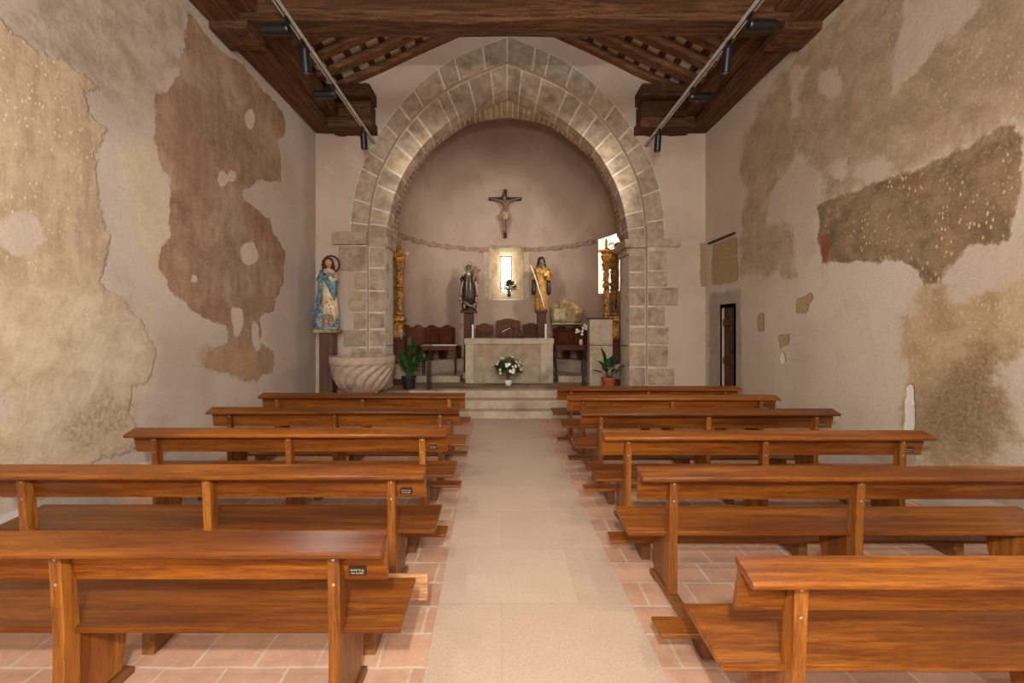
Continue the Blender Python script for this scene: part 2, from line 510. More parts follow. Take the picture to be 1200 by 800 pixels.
def obj(name, mb, mat, parent=None, bevel=0.0, smooth=False, subsurf=0, loc=None):
    me = bpy.data.meshes.new(name)
    me.from_pydata(mb.v, [], mb.f)
    bm = bmesh.new()
    bm.from_mesh(me)
    bmesh.ops.recalc_face_normals(bm, faces=bm.faces)
    bm.to_mesh(me)
    bm.free()
    if any(c != (1, 1, 1) for c in mb.c):
        a = me.attributes.new('tint', 'FLOAT_COLOR', 'POINT')
        for k, c in enumerate(mb.c):
            a.data[k].color = tuple(c) + (1,)
    if smooth:
        for p in me.polygons:
            p.use_smooth = True
    me.materials.append(MT[mat] if isinstance(mat, str) else mat)
    o = bpy.data.objects.new(name, me)
    C.objects.link(o)
    if loc: o.location = loc
    if parent: o.parent = parent
    if bevel:
        b = o.modifiers.new('bevel', 'BEVEL')
        b.width = bevel; b.segments = 2; b.limit_method = 'ANGLE'; b.angle_limit = .6
    if subsurf:
        b = o.modifiers.new('subsurf', 'SUBSURF')
        b.levels = b.render_levels = subsurf
    return o

def tag(o, label, cat, group=None, kind=None):
    o['label'] = label; o['category'] = cat
    if group: o['group'] = group
    if kind: o['kind'] = kind
    return o

def thing(name, label, cat, loc=(0, 0, 0), rz=0, group=None):
    o = bpy.data.objects.new(name, None)
    C.objects.link(o)
    o.location = loc; o.rotation_euler = (0, 0, rz)
    o.empty_display_size = .1
    return tag(o, label, cat, group)

def copy_tree(o, parent=None):
    kids = list(o.children)
    c = o.copy()
    C.objects.link(c)
    if parent: c.parent = parent
    for k in kids:
        copy_tree(k, c)
    return c

def B(*a):
    m = MB(); m.box(*a); return m

# ------------------------------------------------------------------ side walls
def sdist(P, poly):
    """signed distance (m, + inside) of points P (N,2) to polygon"""
    poly = np.array(poly, float)
    n = len(poly)
    best = np.full(len(P), 1e9)
    inside = np.zeros(len(P), bool)
    for i in range(n):
        a, b = poly[i], poly[(i + 1) % n]
        ab = b - a
        t = np.clip(((P - a) @ ab) / max(ab @ ab, 1e-12), 0, 1)
        d = np.linalg.norm(P - (a + t[:, None] * ab), axis=1)
        best = np.minimum(best, d)
        c = ((a[1] > P[:, 1]) != (b[1] > P[:, 1]))
        xi = a[0] + (P[:, 1] - a[1]) / (b[1] - a[1] + 1e-15) * (b[0] - a[0])
        inside ^= c & (P[:, 0] < xi)
    return np.where(inside, best, -best)

def ell(cx, cy, rx, ry, n=14):
    return [(cx + rx * math.cos(2 * PI * k / n), cy + ry * math.sin(2 * PI * k / n)) for k in range(n)]

def grid_wall(name, X, layers, hole=None, mat=None, label='', flip=False):
    ys = list(np.arange(WF, WB + .001, .055)); zs = list(np.arange(0, 6.0, .055))
    ys[-1] = WB
    if hole:
        def snap(arr, val):
            k = int(np.argmin([abs(a - val) for a in arr])); arr[k] = val
        snap(ys, hole[0]); snap(ys, hole[1]); snap(zs, hole[3])
    ny, nz = len(ys), len(zs)
    P = np.array([(y, z) for y in ys for z in zs])
    verts = [(X, y, z) for y, z in P]
    faces = []
    for i in range(ny - 1):
        for j in range(nz - 1):
            cy, cz = (ys[i] + ys[i + 1]) / 2, (zs[j] + zs[j + 1]) / 2
            if hole and hole[0] < cy < hole[1] and hole[2] < cz < hole[3]:
                continue
            q = (i * nz + j, (i + 1) * nz + j, (i + 1) * nz + j + 1, i * nz + j + 1)
            faces.append(q if not flip else q[::-1])
    me = bpy.data.meshes.new(name)
    me.from_pydata(verts, [], faces)
    for ln, polys in layers.items():
        d = np.full(len(P), -1.0)
        for pl in polys:
            d = np.maximum(d, sdist(P, pl))
        a = me.attributes.new(ln, 'FLOAT', 'POINT')
        a.data.foreach_set('value', np.clip(d, -1, 1).astype(np.float32))
    me.materials.append(mat)
    o = bpy.data.objects.new(name, me)
    C.objects.link(o)
    return tag(o, label, 'wall', kind='structure')

def proj(polys, X):
    out = []
    for pl in polys:
        out.append([on_side(px, py, X) for px, py in pl])
    return out

def pxl(X, *polys): return proj(polys, X)

beigeL = [(-150, -60), (3, 26), (49, 62), (98, 88), (114, 104), (98, 110), (104, 130), (125, 153), (122, 169), (109, 182), (114, 211), (119, 244), (122, 260), (129, 279), (127, 298), (115, 331), (140, 347), (166, 377), (180, 412), (178, 445), (156, 451), (150, 477), (159, 497), (165, 525), (100, 545), (0, 560), (-300, 640), (-1500, 900), (-1500, -700)]
fresco = [(219, 16), (232, 28), (256, 60), (280, 71), (310, 107), (331, 130), (336, 156), (324, 163), (329, 185), (329, 213), (306, 210), (282, 224), (285, 234), (316, 257), (321, 275), (334, 295), (332, 331), (323, 350), (321, 363), (306, 370), (305, 402), (321, 415), (321, 435), (313, 440), (287, 446), (271, 438), (240, 431), (243, 409), (267, 405), (266, 383), (228, 366), (199, 340), (185, 308), (189, 288), (199, 275), (198, 247), (198, 201), (189, 195), (180, 159), (183, 114), (194, 101), (209, 88), (209, 68), (217, 55)]
cream = [(137, 180), (165, 165), (185, 160), (192, 200), (196, 240), (200, 290), (205, 345), (185, 325), (172, 300), (160, 280), (155, 250), (150, 230), (142, 210)]
topL = [(-400, -300), (120, -60), (222, 0), (215, 55), (205, 75), (180, 110), (170, 150), (140, 120), (110, 95), (49, 62), (0, 24), (-400, -120)]
lowL = [(-1500, 420), (-100, 380), (60, 330), (115, 335), (166, 377), (180, 412), (178, 445), (150, 477), (159, 497), (100, 545), (-1500, 900)]
greyL = [(95, 480), (120, 470), (140, 460), (155, 475), (150, 500), (120, 520), (85, 530), (70, 500)]
ochreL = [(232, 412), (262, 408), (300, 408), (306, 438), (287, 446), (240, 430)]
holesL = [ell(25, 274, 25, 28), ell(293, 140, 6, 12), ell(261, 211, 5.5, 10), ell(272, 206, 5, 8), ell(292, 297, 10.5, 14), ell(228, 327, 3.5, 4),
          [(270, 358), (283, 362), (286, 380), (282, 392), (274, 394), (272, 375)], [(295, 372), (302, 380), (306, 408), (301, 416), (296, 400)], ell(3, 478, 7, 18)]
rect = lambda y0, y1, z0, z1: [(y0, z0), (y1, z0), (y1, z1), (y0, z1)]
LW = {'d_top': pxl(WL, topL) + [rect(-4, 3.0, 3.6, 7)], 'd_cream': pxl(WL, cream), 'd_beige': pxl(WL, beigeL) + [rect(-4, 2.5, .3, 3.7)],
      'd_beige_low': pxl(WL, lowL), 'd_grey': pxl(WL, greyL), 'd_fresco': pxl(WL, fresco), 'd_ochre': pxl(WL, ochreL), 'd_hole': proj(holesL, WL),
      'd_base': [rect(-4, 5.4, -1, .30)]}
grid_wall('wall_left', WL, LW, mat=wall_left_mat(), label='tall side wall with a large brown faded fresco on patchy plaster')

bandR = [(960, 238), (1028, 214), (1080, 196), (1189, 144), (1196, 182), (1199, 231), (1178, 280), (1136, 287), (1108, 315), (1105, 333), (1084, 333), (1077, 315), (1052, 305), (1010, 305), (965, 308), (960, 280)]
beigeR = [(910, 96), (955, 45), (985, 5), (1010, -30), (1150, -180), (1900, -900), (1900, 100), (1230, 130), (1189, 144), (1080, 196), (1028, 214), (960, 238), (967, 210), (949, 192), (934, 180), (907, 228), (898, 246), (899, 264), (919, 252), (931, 270), (932, 300), (930, 322), (868, 320), (868, 300), (875, 225), (868, 201), (871, 165), (892, 123)]
lowR = [(1056, 375), (1070, 360), (1082, 333), (1105, 333), (1112, 350), (1140, 352), (1160, 343), (1200, 325), (1300, 300), (1300, 395), (1200, 405), (1175, 420), (1165, 440), (1178, 470), (1180, 520), (1160, 545), (1080, 545), (1065, 520), (1052, 480), (1062, 430), (1054, 400)]
stainR = [(1120, 425), (1140, 412), (1170, 395), (1175, 400), (1165, 420), (1172, 450), (1175, 490), (1165, 530), (1130, 540), (1085, 520), (1075, 490), (1090, 460), (1110, 440)]
holesR = [[(927, 80), (947, 76), (937, 100), (937, 135), (927, 142)], ell(973, 98, 13, 19), [(1048, 60), (1060, 5), (1140, -20), (1145, 15), (1100, 50), (1085, 70), (1050, 105), (1045, 75)],
          ell(1020, 200, 22, 15), ell(984, 198, 9, 14), [(1108, 310), (1130, 292), (1160, 285), (1210, 268), (1210, 318), (1180, 335), (1155, 350), (1130, 356), (1112, 350), (1105, 335)],
          [(900, 230), (934, 185), (948, 196), (962, 205), (955, 300), (940, 318), (932, 300), (931, 262), (905, 262)]]
brickR = [[(932, 352), (948, 345), (954, 345), (944, 366), (932, 366)], [(911, 395), (926, 390), (925, 402), (914, 407)], [(887, 368), (895, 367), (895, 389), (887, 388)], [(834, 288), (863, 276), (865, 330), (834, 334)]]
RWL = {'d_beige': pxl(WR, beigeR) + [rect(-4, 3.0, 3.0, 7)], 'd_hole': proj(holesR, WR), 'd_band': pxl(WR, bandR), 'd_low': pxl(WR, lowR),
       'd_stain': pxl(WR, stainR), 'd_red': proj([ell(967, 290, 4.5, 17)], WR), 'd_brick': proj(brickR, WR),
       'd_grey': pxl(WR, [(831, 345), (868, 338), (869, 440), (872, 480), (831, 480)]),
       'd_gash': proj([[(1062, 452), (1070, 449), (1072, 480), (1073, 508), (1060, 505), (1062, 475)], ell(918, 420, 3, 7)], WR), 'd_base': [rect(-4, 5.6, -1, .26)]}
DY0, DY1, DZ = 7.02, 7.40, 1.96
grid_wall('wall_right', WR, RWL, hole=(DY0, DY1, 0, DZ), mat=wall_right_mat(), label='tall side wall with a dark painted band and a small doorway', flip=True)

# door recess and leaf
d = MB()
d.box(WR, WR + .62, DY0 - .06, DY0, 0, DZ + .06)
d.box(WR, WR + .62, DY1, DY1 + .06, 0, DZ + .06)
d.box(WR, WR + .62, DY0, DY1, DZ, DZ + .06)
d.box(WR, WR + .62, DY0, DY1, -.05, 0)
d.box(WR + .62, WR + .68, DY0 - .06, DY1 + .06, -.05, DZ + .06)
dr = thing('door_1', 'small dark plank door set deep in the plaster wall', 'door', (0, 0, 0))
dr['kind'] = 'structure'
obj('reveal', d, 'back_plaster', dr)
d = MB()
for k in range(4):
    w = (DY1 - DY0) / 4
    d.box(WR + .035, WR + .075, DY0 + k * w + .004, DY0 + (k + 1) * w - .004, 0.01, DZ - .01)
lf = obj('leaf', d, 'dark_wood', dr, bevel=.004)
d = MB()
for z in (.35, 1.0, 1.65):
    d.box(WR + .006, WR + .034, DY0 + .02, DY1 - .02, z, z + .11)
obj('crossbar', d, 'dark_wood', lf, bevel=.004)
d = MB(); d.tube([(WR + .034, DY0 + .1, 1.2), (WR + .005, DY0 + .1, 1.23), (WR + .005, DY0 + .1, 1.35), (WR + .034, DY0 + .1, 1.38)], .01)
obj('handle', d, 'iron', lf, smooth=True)

# entrance wall behind the viewpoint with an open doorway
e = MB()
e.box(WL, -1.35, WF - .3, WF, 0, 7.5); e.box(1.75, WR, WF - .3, WF, 0, 7.5); e.box(-.7, 1.1, WF - .3, WF, 2.7, 3.4)
for xa, xb, za, zb in ((-1.35, -.7, 0, 3.4), (1.1, 1.75, 0, 3.4), (-1.35, 1.75, 5.2, 7.5)): e.box(xa, xb, WF - .3, WF, za, zb)  # gap above the doorway is made up for the rear fill light
tag(obj('wall_front', e, 'back_plaster'), 'plain entrance wall with an open doorway behind the pews', 'wall', kind='structure')

# ------------------------------------------------------------------ floor
f = MB(); f.box(WL, WR, WF, WB + .6, -.1, 0)
tag(obj('floor', f, 'tiles'), 'worn terracotta tile floor under the pews', 'floor', kind='structure')
f = MB()
ex = lambda Y: (-.313 - .0233 * Y, .79 - .0155 * Y)
y0, y1 = WF + .05, 7.42
f.hexa([(ex(y0)[0], y0, -.02), (ex(y0)[1], y0, -.02), (ex(y1)[1], y1, -.02), (ex(y1)[0], y1, -.02)],
       [(ex(y0)[0], y0, .005), (ex(y0)[1], y0, .005), (ex(y1)[1], y1, .005), (ex(y1)[0], y1, .005)])
tag(obj('floor_aisle', f, 'granite', bevel=.003), 'pale granite aisle strip running to the altar steps', 'floor', kind='structure')
st = thing('altar_steps', 'three pale stone steps rising from the aisle to the altar', 'steps', (0, 0, 0)); st['kind'] = 'structure'
for k, (ya, z) in enumerate(((7.55, .135), (7.77, .292), (8.02, PZ))):
    m = MB()
    m.box(-1.75, 2.35, ya, 8.3, 0 if k == 0 else (.135, .292)[k - 1], z)
    obj('step', m, 'step_stone', st, bevel=.012)
# presbytery floor, apse floor
m = MB(); m.box(-2.9, 3.1, 8.03, 11.4, -.1, PZ - .001)
tag(obj('floor_presbytery', m, 'pres_stone'), 'worn grey stone floor around the altar', 'floor', kind='structure')
m = MB(); m.box(-2.8, -.9, 9.2, 11.4, PZ, .58); m.box(1.22, 3.0, 9.2, 11.4, PZ, .58); m.box(-.9, 1.22, 9.88, 11.4, PZ, .58)
tag(obj('floor_apse', m, 'step_stone', bevel=.01), 'raised pale stone platform in the apse behind the altar', 'floor', kind='structure')
m = MB()
A, Bq = [], []
for k in range(41):
    t = math.radians(-88 + 176 * k / 40)
    for r, L in ((2.03, A), (AR + .05, Bq)):
        L.append((AX + r * math.sin(t), AY + r * math.cos(t)))
for k in range(40):
    m.hexa([A[k] + (.56,), A[k + 1] + (.56,), Bq[k + 1] + (.56,), Bq[k] + (.56,)], [A[k] + (.865,), A[k + 1] + (.865,), Bq[k + 1] + (.865,), Bq[k] + (.865,)])
tag(obj('floor_ledge', m, 'step_stone'), 'curved stone ledge round the apse wall under the stalls', 'floor', kind='structure')

# ------------------------------------------------------------------ arch wall
SX = 594.5                                        # axis of the arch in the photograph
AXC = (SX - VX) * 8.0 / F
class Curve:
    """half arch profile from spring to apex: (distance from axis, height), resampled by arc length"""
    def __init__(s, px, Y):
        p = [(d * Y / F, HC - (y - VY) * Y / F) for d, y in px]
        for _ in range(3):                        # corner cutting, ends kept
            q = [p[0]]
            for a, b in zip(p, p[1:]):
                q += [(a[0] * .75 + b[0] * .25, a[1] * .75 + b[1] * .25), (a[0] * .25 + b[0] * .75, a[1] * .25 + b[1] * .75)]
            p = q + [p[-1]]
        s.p = p
        s.c = [0.0]
        for a, b in zip(p, p[1:]):
            s.c.append(s.c[-1] + math.hypot(b[0] - a[0], b[1] - a[1]))
        s.L = s.c[-1]
    def at(s, u):
        t = min(max(u, 0), 1) * s.L
        k = 0
        while k < len(s.c) - 2 and s.c[k + 1] < t: k += 1
        w = (t - s.c[k]) / max(1e-9, s.c[k + 1] - s.c[k])
        a, b = s.p[k], s.p[k + 1]
        return (a[0] + (b[0] - a[0]) * w, a[1] + (b[1] - a[1]) * w)
def arch_pt(c, u): return c.at(u)
AXC = (SX - VX) * 8.0 / F
P_OUT = Curve([(185, 288), (184, 260), (180, 225), (170, 192), (147, 150), (115, 108), (70, 71), (22, 51), (0, 43)], 8.0)
P_BND = Curve([(164, 288), (163, 265), (159, 230), (149, 196), (126, 155), (98, 123), (68, 101), (36, 86), (0, 72)], 8.0)
P_INT = Curve([(142, 288), (140, 265), (130, 221), (105, 177), (73, 147), (36, 123), (0, 106)], 8.11)
GABLE = [(WL, 5.97), (.10, 7.47), (WR, 5.83)]
def gable_z(x):
    return 5.97 + (x - WL) * (7.47 - 5.97) / (.10 - WL) if x < .1 else 7.47 + (x - .1) * (5.83 - 7.47) / (WR - .1)
# wall face between boundary curve and room outline
def half_curve(c, n, zlow):
    return [(c.at(0)[0], zlow)] + [c.at(k / n) for k in range(n + 1)]
hc = half_curve(P_BND, 40, 0)
m = MB()
# split at the axis into two simple polygons, each extruded into a thick wall
left = [(AXC - dx, z) for dx, z in hc] + [(AXC, 7.46), (WL - .3, 5.84), (WL - .3, 0)]
right = [(AXC + dx, z) for dx, z in hc] + [(AXC, 7.46), (WR + .3, 5.70), (WR + .3, 0)]
m.prism(left, 8.0, 8.55, 'Y'); m.prism(list(reversed(right)), 8.0, 8.55, 'Y')
aw = obj('wall_back', m, 'arch_plaster')
tag(aw, 'end wall of the nave pierced by the pointed stone arch', 'wall', kind='structure')
bmx = bmesh.new(); bmx.from_mesh(aw.data); bmesh.ops.triangulate(bmx, faces=[f_ for f_ in bmx.faces if len(f_.verts) > 4]); bmx.to_mesh(aw.data); bmx.free()

def tint(a=.12):
    g = 1 + random.uniform(-a, a)
    w = random.uniform(-.015, .05)
    return (g * (1 + w), g, g * (1 - w * 1.3))

def ring_blocks(mb, pi, po, side, y0, y1, cuts, gap=.013, yvar=.007):
    """voussoirs between inner and outer curves; cuts are fractions 0..1"""
    for a, b in zip(cuts, cuts[1:]):
        mb.cur = tint()
        ns = max(3, int((b - a) * 40))
        yo = y0 + random.uniform(-yvar, yvar)
        gi, go = gap / pi.L, gap / po.L
        rows = []
        for k in range(ns + 1):
            u = k / ns
            i_ = pi.at((a + gi) * (1 - u) + (b - gi) * u); o_ = po.at((a + go) * (1 - u) + (b - go) * u)
            dv = Vector((o_[0] - i_[0], o_[1] - i_[1])).normalized()
            i2 = (i_[0] + dv.x * .003, i_[1] + dv.y * .003); o2 = (o_[0] - dv.x * .014, o_[1] - dv.y * .014)
            rows.append([(AXC + side * i2[0], yo, i2[1]), (AXC + side * o2[0], yo, o2[1]), (AXC + side * o2[0], y1, o2[1]), (AXC + side * i2[0], y1, i2[1])])
        mb.rings(rows)
    mb.cur = (1, 1, 1)

def cutlist(n, jitter=.25):
    c = [k / n for k in range(n + 1)]
    for k in range(1, n):
        c[k] += random.uniform(-jitter, jitter) / n
    return c

def jamb_block(mb, side, a, b, y0, y1, z0, z1, g=.012):
    mb.cur = tint(.09)
    x0, x1 = AXC + side * a, AXC + side * b
    if x0 > x1: x0, x1 = x1, x0
    yo = y0 + random.uniform(-.006, .006)
    mb.box(x0 + g, x1 - g, yo, y1, z0 + g, z1 - g)
    mb.cur = (1, 1, 1)

zy = lambda py, Y=8.0: HC - (py - VY) * Y / F
ZS = zy(287)                                      # top of the imposts
inn = arch_pt(P_INT, 0)[0]; bnd = arch_pt(P_BND, 0)[0]; out = arch_pt(P_OUT, 0)[0]
o1 = MB(); o2 = MB(); mo = MB()
for side in (-1, 1):
    # outer order: arch ring from its spring line plus straight stilt
    ring_blocks(o1, P_BND, P_OUT, side, 7.985, 8.2, cutlist(11))
    ring_blocks(o2, P_INT, P_BND, side, 8.07, 8.42, cutlist(12))
    # mortar bodies a little behind the faces
    for pi_, po_, ya, yb in ((P_BND, P_OUT, 7.992, 8.19), (P_INT, P_BND, 8.077, 8.41)):
        rows = []
        for k in range(49):
            i_, o_ = pi_.at(k / 48), po_.at(k / 48)
            dv = Vector((o_[0] - i_[0], o_[1] - i_[1])).normalized()
            i2 = (i_[0] + dv.x * .009, i_[1] + dv.y * .009); o3 = (o_[0] - dv.x * .002, o_[1] - dv.y * .002)
            rows.append([(AXC + side * i2[0], ya, i2[1]), (AXC + side * o3[0], ya, o3[1]), (AXC + side * o3[0], yb, o3[1]), (AXC + side * i2[0], yb, i2[1])])
        mo.rings(rows)
    xs = sorted((AXC + side * (inn + .009), AXC + side * (bnd + .02)))
    mo.box(xs[0], xs[1], 8.077, 8.67, 0, ZS)
    xs = sorted((AXC + side * (bnd + .008), AXC + side * (bnd + .14)))
    mo.box(xs[0], xs[1], 7.994, 8.19, 0, ZS)
# jamb stones, heights taken from the photograph
def wd(px, Y=8.0): return abs((px - VX) * Y / F - AXC)
Lr = [(288, 318, 396), (318.5, 340, 415), (340.5, 365.5, 408), (366, 385.5, 414), (386, 406.5, 402), (407, 428, 411), (428, 452, 404), (452, 475, 412), (475, 497, 405)]
for ya, yb, xl in Lr:
    jamb_block(o1, -1, bnd, wd(xl), 7.985, 8.2, max(0, zy(yb)), zy(ya))
for ya, yb in ((288, 313), (313.5, 340), (340.5, 365.5), (366, 385.5), (386, 406.5), (407, 430), (430, 455), (455, 495)):
    jamb_block(o2, -1, inn, bnd, 8.07, 8.68, max(0, zy(yb)), zy(ya))
Rr = [(293, 317, 782), (317.5, 336, 782), (336.5, 358.5, 795), (359, 382, 779.5), (383, 403.5, 784), (404, 430, 783), (431, 452, 791), (452, 475, 783), (475, 497, 790)]
for ya, yb, xl in Rr:
    jamb_block(o1, 1, bnd, wd(xl), 7.985, 8.2, max(0, zy(yb)), zy(ya))
for ya, yb in ((297, 318), (318.5, 336), (336.5, 358.5), (359, 382), (383, 403), (404, 430), (430.5, 455), (455, 495)):
    jamb_block(o2, 1, inn, bnd, 8.07, 8.68, max(0, zy(yb)), zy(ya))
# imposts
o1.cur = tint(.05); x0 = AXC - wd(390); o1.box(x0, AXC - bnd - .0, 7.93, 8.2, zy(287), zy(272.5))
o2.cur = tint(.05); o2.box(AXC - bnd, AXC - inn + .05, 8.06, 8.7, zy(288), zy(277))
o1.cur = tint(.05); o1.box(AXC + bnd - .02, AXC + wd(797), 7.965, 8.2, zy(289.5), zy(279.5))
o2.cur = (1.12, 1.1, 1.05); o2.box(AXC + inn - .10, AXC + bnd + .03, 8.0, 8.72, zy(290), zy(280)); o2.box(AXC + inn - .05, AXC + bnd, 8.05, 8.7, zy(297), zy(290))
t1 = tag(obj('trim_1', o1, 'arch_stone', bevel=.012), 'outer ring and jambs of the pointed stone arch', 'arch', kind='structure')
t2 = tag(obj('trim_2', o2, 'arch_stone', bevel=.012), 'inner recessed ring and jambs of the pointed stone arch', 'arch', kind='structure')
t3 = tag(obj('trim_3', mo, 'mortar'), 'pale lime mortar between the arch stones', 'mortar', kind='structure')
# brick arch behind
bk = MB(); bc = MB()
YB0, YB1 = 8.46, 8.74
bax = AXC + (SX - VX) * .46 / F
par = Curve([(133, 275), (131, 250), (126, 224), (104, 184), (90, 168), (57, 143), (43, 137), (20, 132), (0, 130)], YB0)
paro = Curve([(d * 1.0 + 24, y - 0) if k < 3 else (d + 20 - 20 * (k - 3) / 5, y - 4 - 22 * (k - 2) / 6) for k, (d, y) in enumerate([(133, 275), (131, 250), (126, 224), (104, 184), (90, 168), (57, 143), (43, 137), (20, 132), (0, 130)])], YB0)
for side in (-1, 1):
    n = 34
    for k in range(n):
        bk.cur = tint(.16)
        i0, i1 = par.at((k + .06) / n), par.at((k + .94) / n)
        q0, q1 = paro.at((k + .06) / n), paro.at((k + .94) / n)
        yo = YB0 + random.uniform(-.006, .006)
        P = [i0, i1, q1, q0]
        bk.hexa([(bax + side * p[0], yo, p[1]) for p in P], [(bax + side * p[0], YB1, p[1]) for p in P])
    rows = []
    for k in range(41):
        i_, o_ = par.at(k / 40), paro.at(k / 40)
        dv = Vector((o_[0] - i_[0], o_[1] - i_[1])).normalized()
        rows.append([(bax + side * (i_[0] + dv.x * .003), YB0 + .010, i_[1] + dv.y * .003), (bax + side * o_[0], YB0 + .010, o_[1]), (bax + side * o_[0], YB1 - .01, o_[1]), (bax + side * (i_[0] + dv.x * .003), YB1 - .01, i_[1] + dv.y * .003)])
    bc.rings(rows)
    bx0, bzz = par.at(0)
    bk.cur = (.95, .92, .88)
    bk.prism([(bax + side * (bx0 + .02), bzz), (bax + side * (bx0 + .40), bzz), (bax + side * (bx0 + .40), bzz - .42), (bax + side * (bx0 + .16), bzz - .42), (bax + side * (bx0 + .12), bzz - .2)], YB0, YB1, 'Y')
tag(obj('trim_4', bk, 'brick', bevel=.004), 'narrow brick arch rimming the apse vault', 'arch', kind='structure')
tag(obj('trim_5', bc, 'mortar'), 'mortar body of the narrow brick arch', 'mortar', kind='structure')

# ------------------------------------------------------------------ apse shell with two windows
SPR = 5.0
W1 = (math.radians(-10.4), math.radians(10.4), 2.36, 3.72)
W2 = (math.radians(60.5), math.radians(80.5), 2.42, 3.68)
ths = sorted(set([math.radians(-100 + 200 * k / 80) for k in range(81)] + [W1[0], W1[1], W2[0], W2[1]]))
zs = sorted(set([.2 + .2 * k for k in range(24)] + [SPR] + [W1[2], W1[3], W2[2], W2[3]]))
m = MB()
ids = {}
def apv(i, j):
    if (i, j) not in ids:
        t = ths[i]
        ids[(i, j)] = m.V((AX + AR * math.sin(t), AY + AR * math.cos(t), zs[j]))
    return ids[(i, j)]
for i in range(len(ths) - 1):
    for j in range(len(zs) - 1):
        tm, zm = (ths[i] + ths[i + 1]) / 2, (zs[j] + zs[j + 1]) / 2
        if any(w[0] < tm < w[1] and w[2] < zm < w[3] for w in (W1, W2)):
            continue
        m.F(apv(i, j), apv(i + 1, j), apv(i + 1, j + 1), apv(i, j + 1))
prev = [apv(i, len(zs) - 1) for i in range(len(ths))]
for k in range(1, 17):
    ph = PI / 2 * k / 16
    if k < 16:
        cur = [m.V((AX + AR * math.cos(ph) * math.sin(t), AY + AR * math.cos(ph) * math.cos(t), SPR + AR * math.sin(ph))) for t in ths]
        for i in range(len(ths) - 1):
            m.F(prev[i], prev[i + 1], cur[i + 1], cur[i])
        prev = cur
    else:
        top = m.V((AX, AY, SPR + AR))
        for i in range(len(ths) - 1):
            m.F(prev[i], prev[i + 1], top)
ap = obj('wall_apse', m, 'apse_plaster', smooth=True)
tag(ap, 'curved plaster apse wall and half dome behind the altar', 'wall', kind='structure')
# vault strip between brick arch and apse, closing gaps
m = MB()
hv = [(paro.at(0)[0] + .0, .2)] + [(paro.at(k / 40)[0] - .03, paro.at(k / 40)[1] - .03) for k in range(41)]
hv[0] = (2.36, .2); hv[1] = (2.36, paro.at(0)[1])
lv = [(AXC - d_, z) for d_, z in hv] + [(AXC, 8.0), (AXC - 3.2, 8.0), (AXC - 3.2, .2)]
rv = [(AXC + d_, z) for d_, z in hv] + [(AXC, 8.0), (AXC + 3.2, 8.0), (AXC + 3.2, .2)]
m.prism(lv, 8.56, 8.80, 'Y'); m.prism(list(reversed(rv)), 8.56, 8.80, 'Y')
tag(obj('wall_vault', m, 'apse_plaster'), 'plaster strip of vault between the brick arch and the apse', 'wall', kind='structure')
wv_ = bpy.data.objects['wall_vault']
bmx = bmesh.new(); bmx.from_mesh(wv_.data); bmesh.ops.triangulate(bmx, faces=[f_ for f_ in bmx.faces if len(f_.verts) > 4]); bmx.to_mesh(wv_.data); bmx.free()

# windows: splayed reveal + slit
def window(idx, w, depth, slit_w, sz0, sz1, label, mat, sill_drop=0.0):
    t0, t1, z0, z1 = w
    tm = (t0 + t1) / 2
    m = MB()
    def P(t, z, r=AR): return (AX + r * math.sin(t), AY + r * math.cos(t), z)
    n_ = Vector((math.sin(tm), math.cos(tm), 0)); tg = Vector((math.cos(tm), -math.sin(tm), 0))
    cen = Vector((AX, AY, 0)) + n_ * (AR + depth)
    n = 10
    inner, back = [], []
    # arched top: follow rectangle with slightly curved head
    def rim(frac):
        return frac
    front = [P(t0, z0), P(t1, z0)] + [P(t1 + (t0 - t1) * k / n, z1) for k in range(n + 1)]
    bk_ = [tuple(cen - tg * slit_w / 2 + Vector((0, 0, sz0))), tuple(cen + tg * slit_w / 2 + Vector((0, 0, sz0)))] + \
          [tuple(cen + tg * slit_w * (.5 - k / n) + Vector((0, 0, sz1))) for k in range(n + 1)]
    a = [m.V(p) for p in front]; b = [m.V(p) for p in bk_]
    for k in range(len(a)):
        m.F(a[k], a[(k + 1) % len(a)], b[(k + 1) % len(a)], b[k])
    # short straight throat
    c = [m.V(tuple(Vector(p) + n_ * .12)) for p in bk_]
    for k in range(len(a)):
        m.F(b[k], b[(k + 1) % len(a)], c[(k + 1) % len(a)], c[k])
    root = thing('window_%d' % idx, label, 'window', (0, 0, 0)); root['kind'] = 'structure'
    obj('reveal', m, mat, root)
    g = MB()
    g.M = Matrix.Translation(cen + n_ * .06) @ Matrix.Rotation(-tm, 4, 'Z')
    g.box(-slit_w / 2 - .01, slit_w / 2 + .01, -.004, .004, sz0 - .01, sz1 + .01)
    obj('pane', g, 'glass', root)
    fr = MB(); fr.M = g.M
    wv = slit_w / 2
    fr.box(-wv, -wv + .025, -.03, .03, sz0, sz1); fr.box(wv - .025, wv, -.03, .03, sz0, sz1); fr.box(-wv, wv, -.03, .03, sz1 - .025, sz1); fr.box(-wv, wv, -.03, .03, sz0, sz0 + .02)
    obj('frame', fr, 'iron', root)
    return root
window(1, W1, .55, .30, 2.62, 3.60, 'deeply splayed slit window above the altar', 'reveal')
window(2, W2, .40, .62, 2.50, 3.62, 'tall bright window behind the gilded side altar', 'white_reveal')
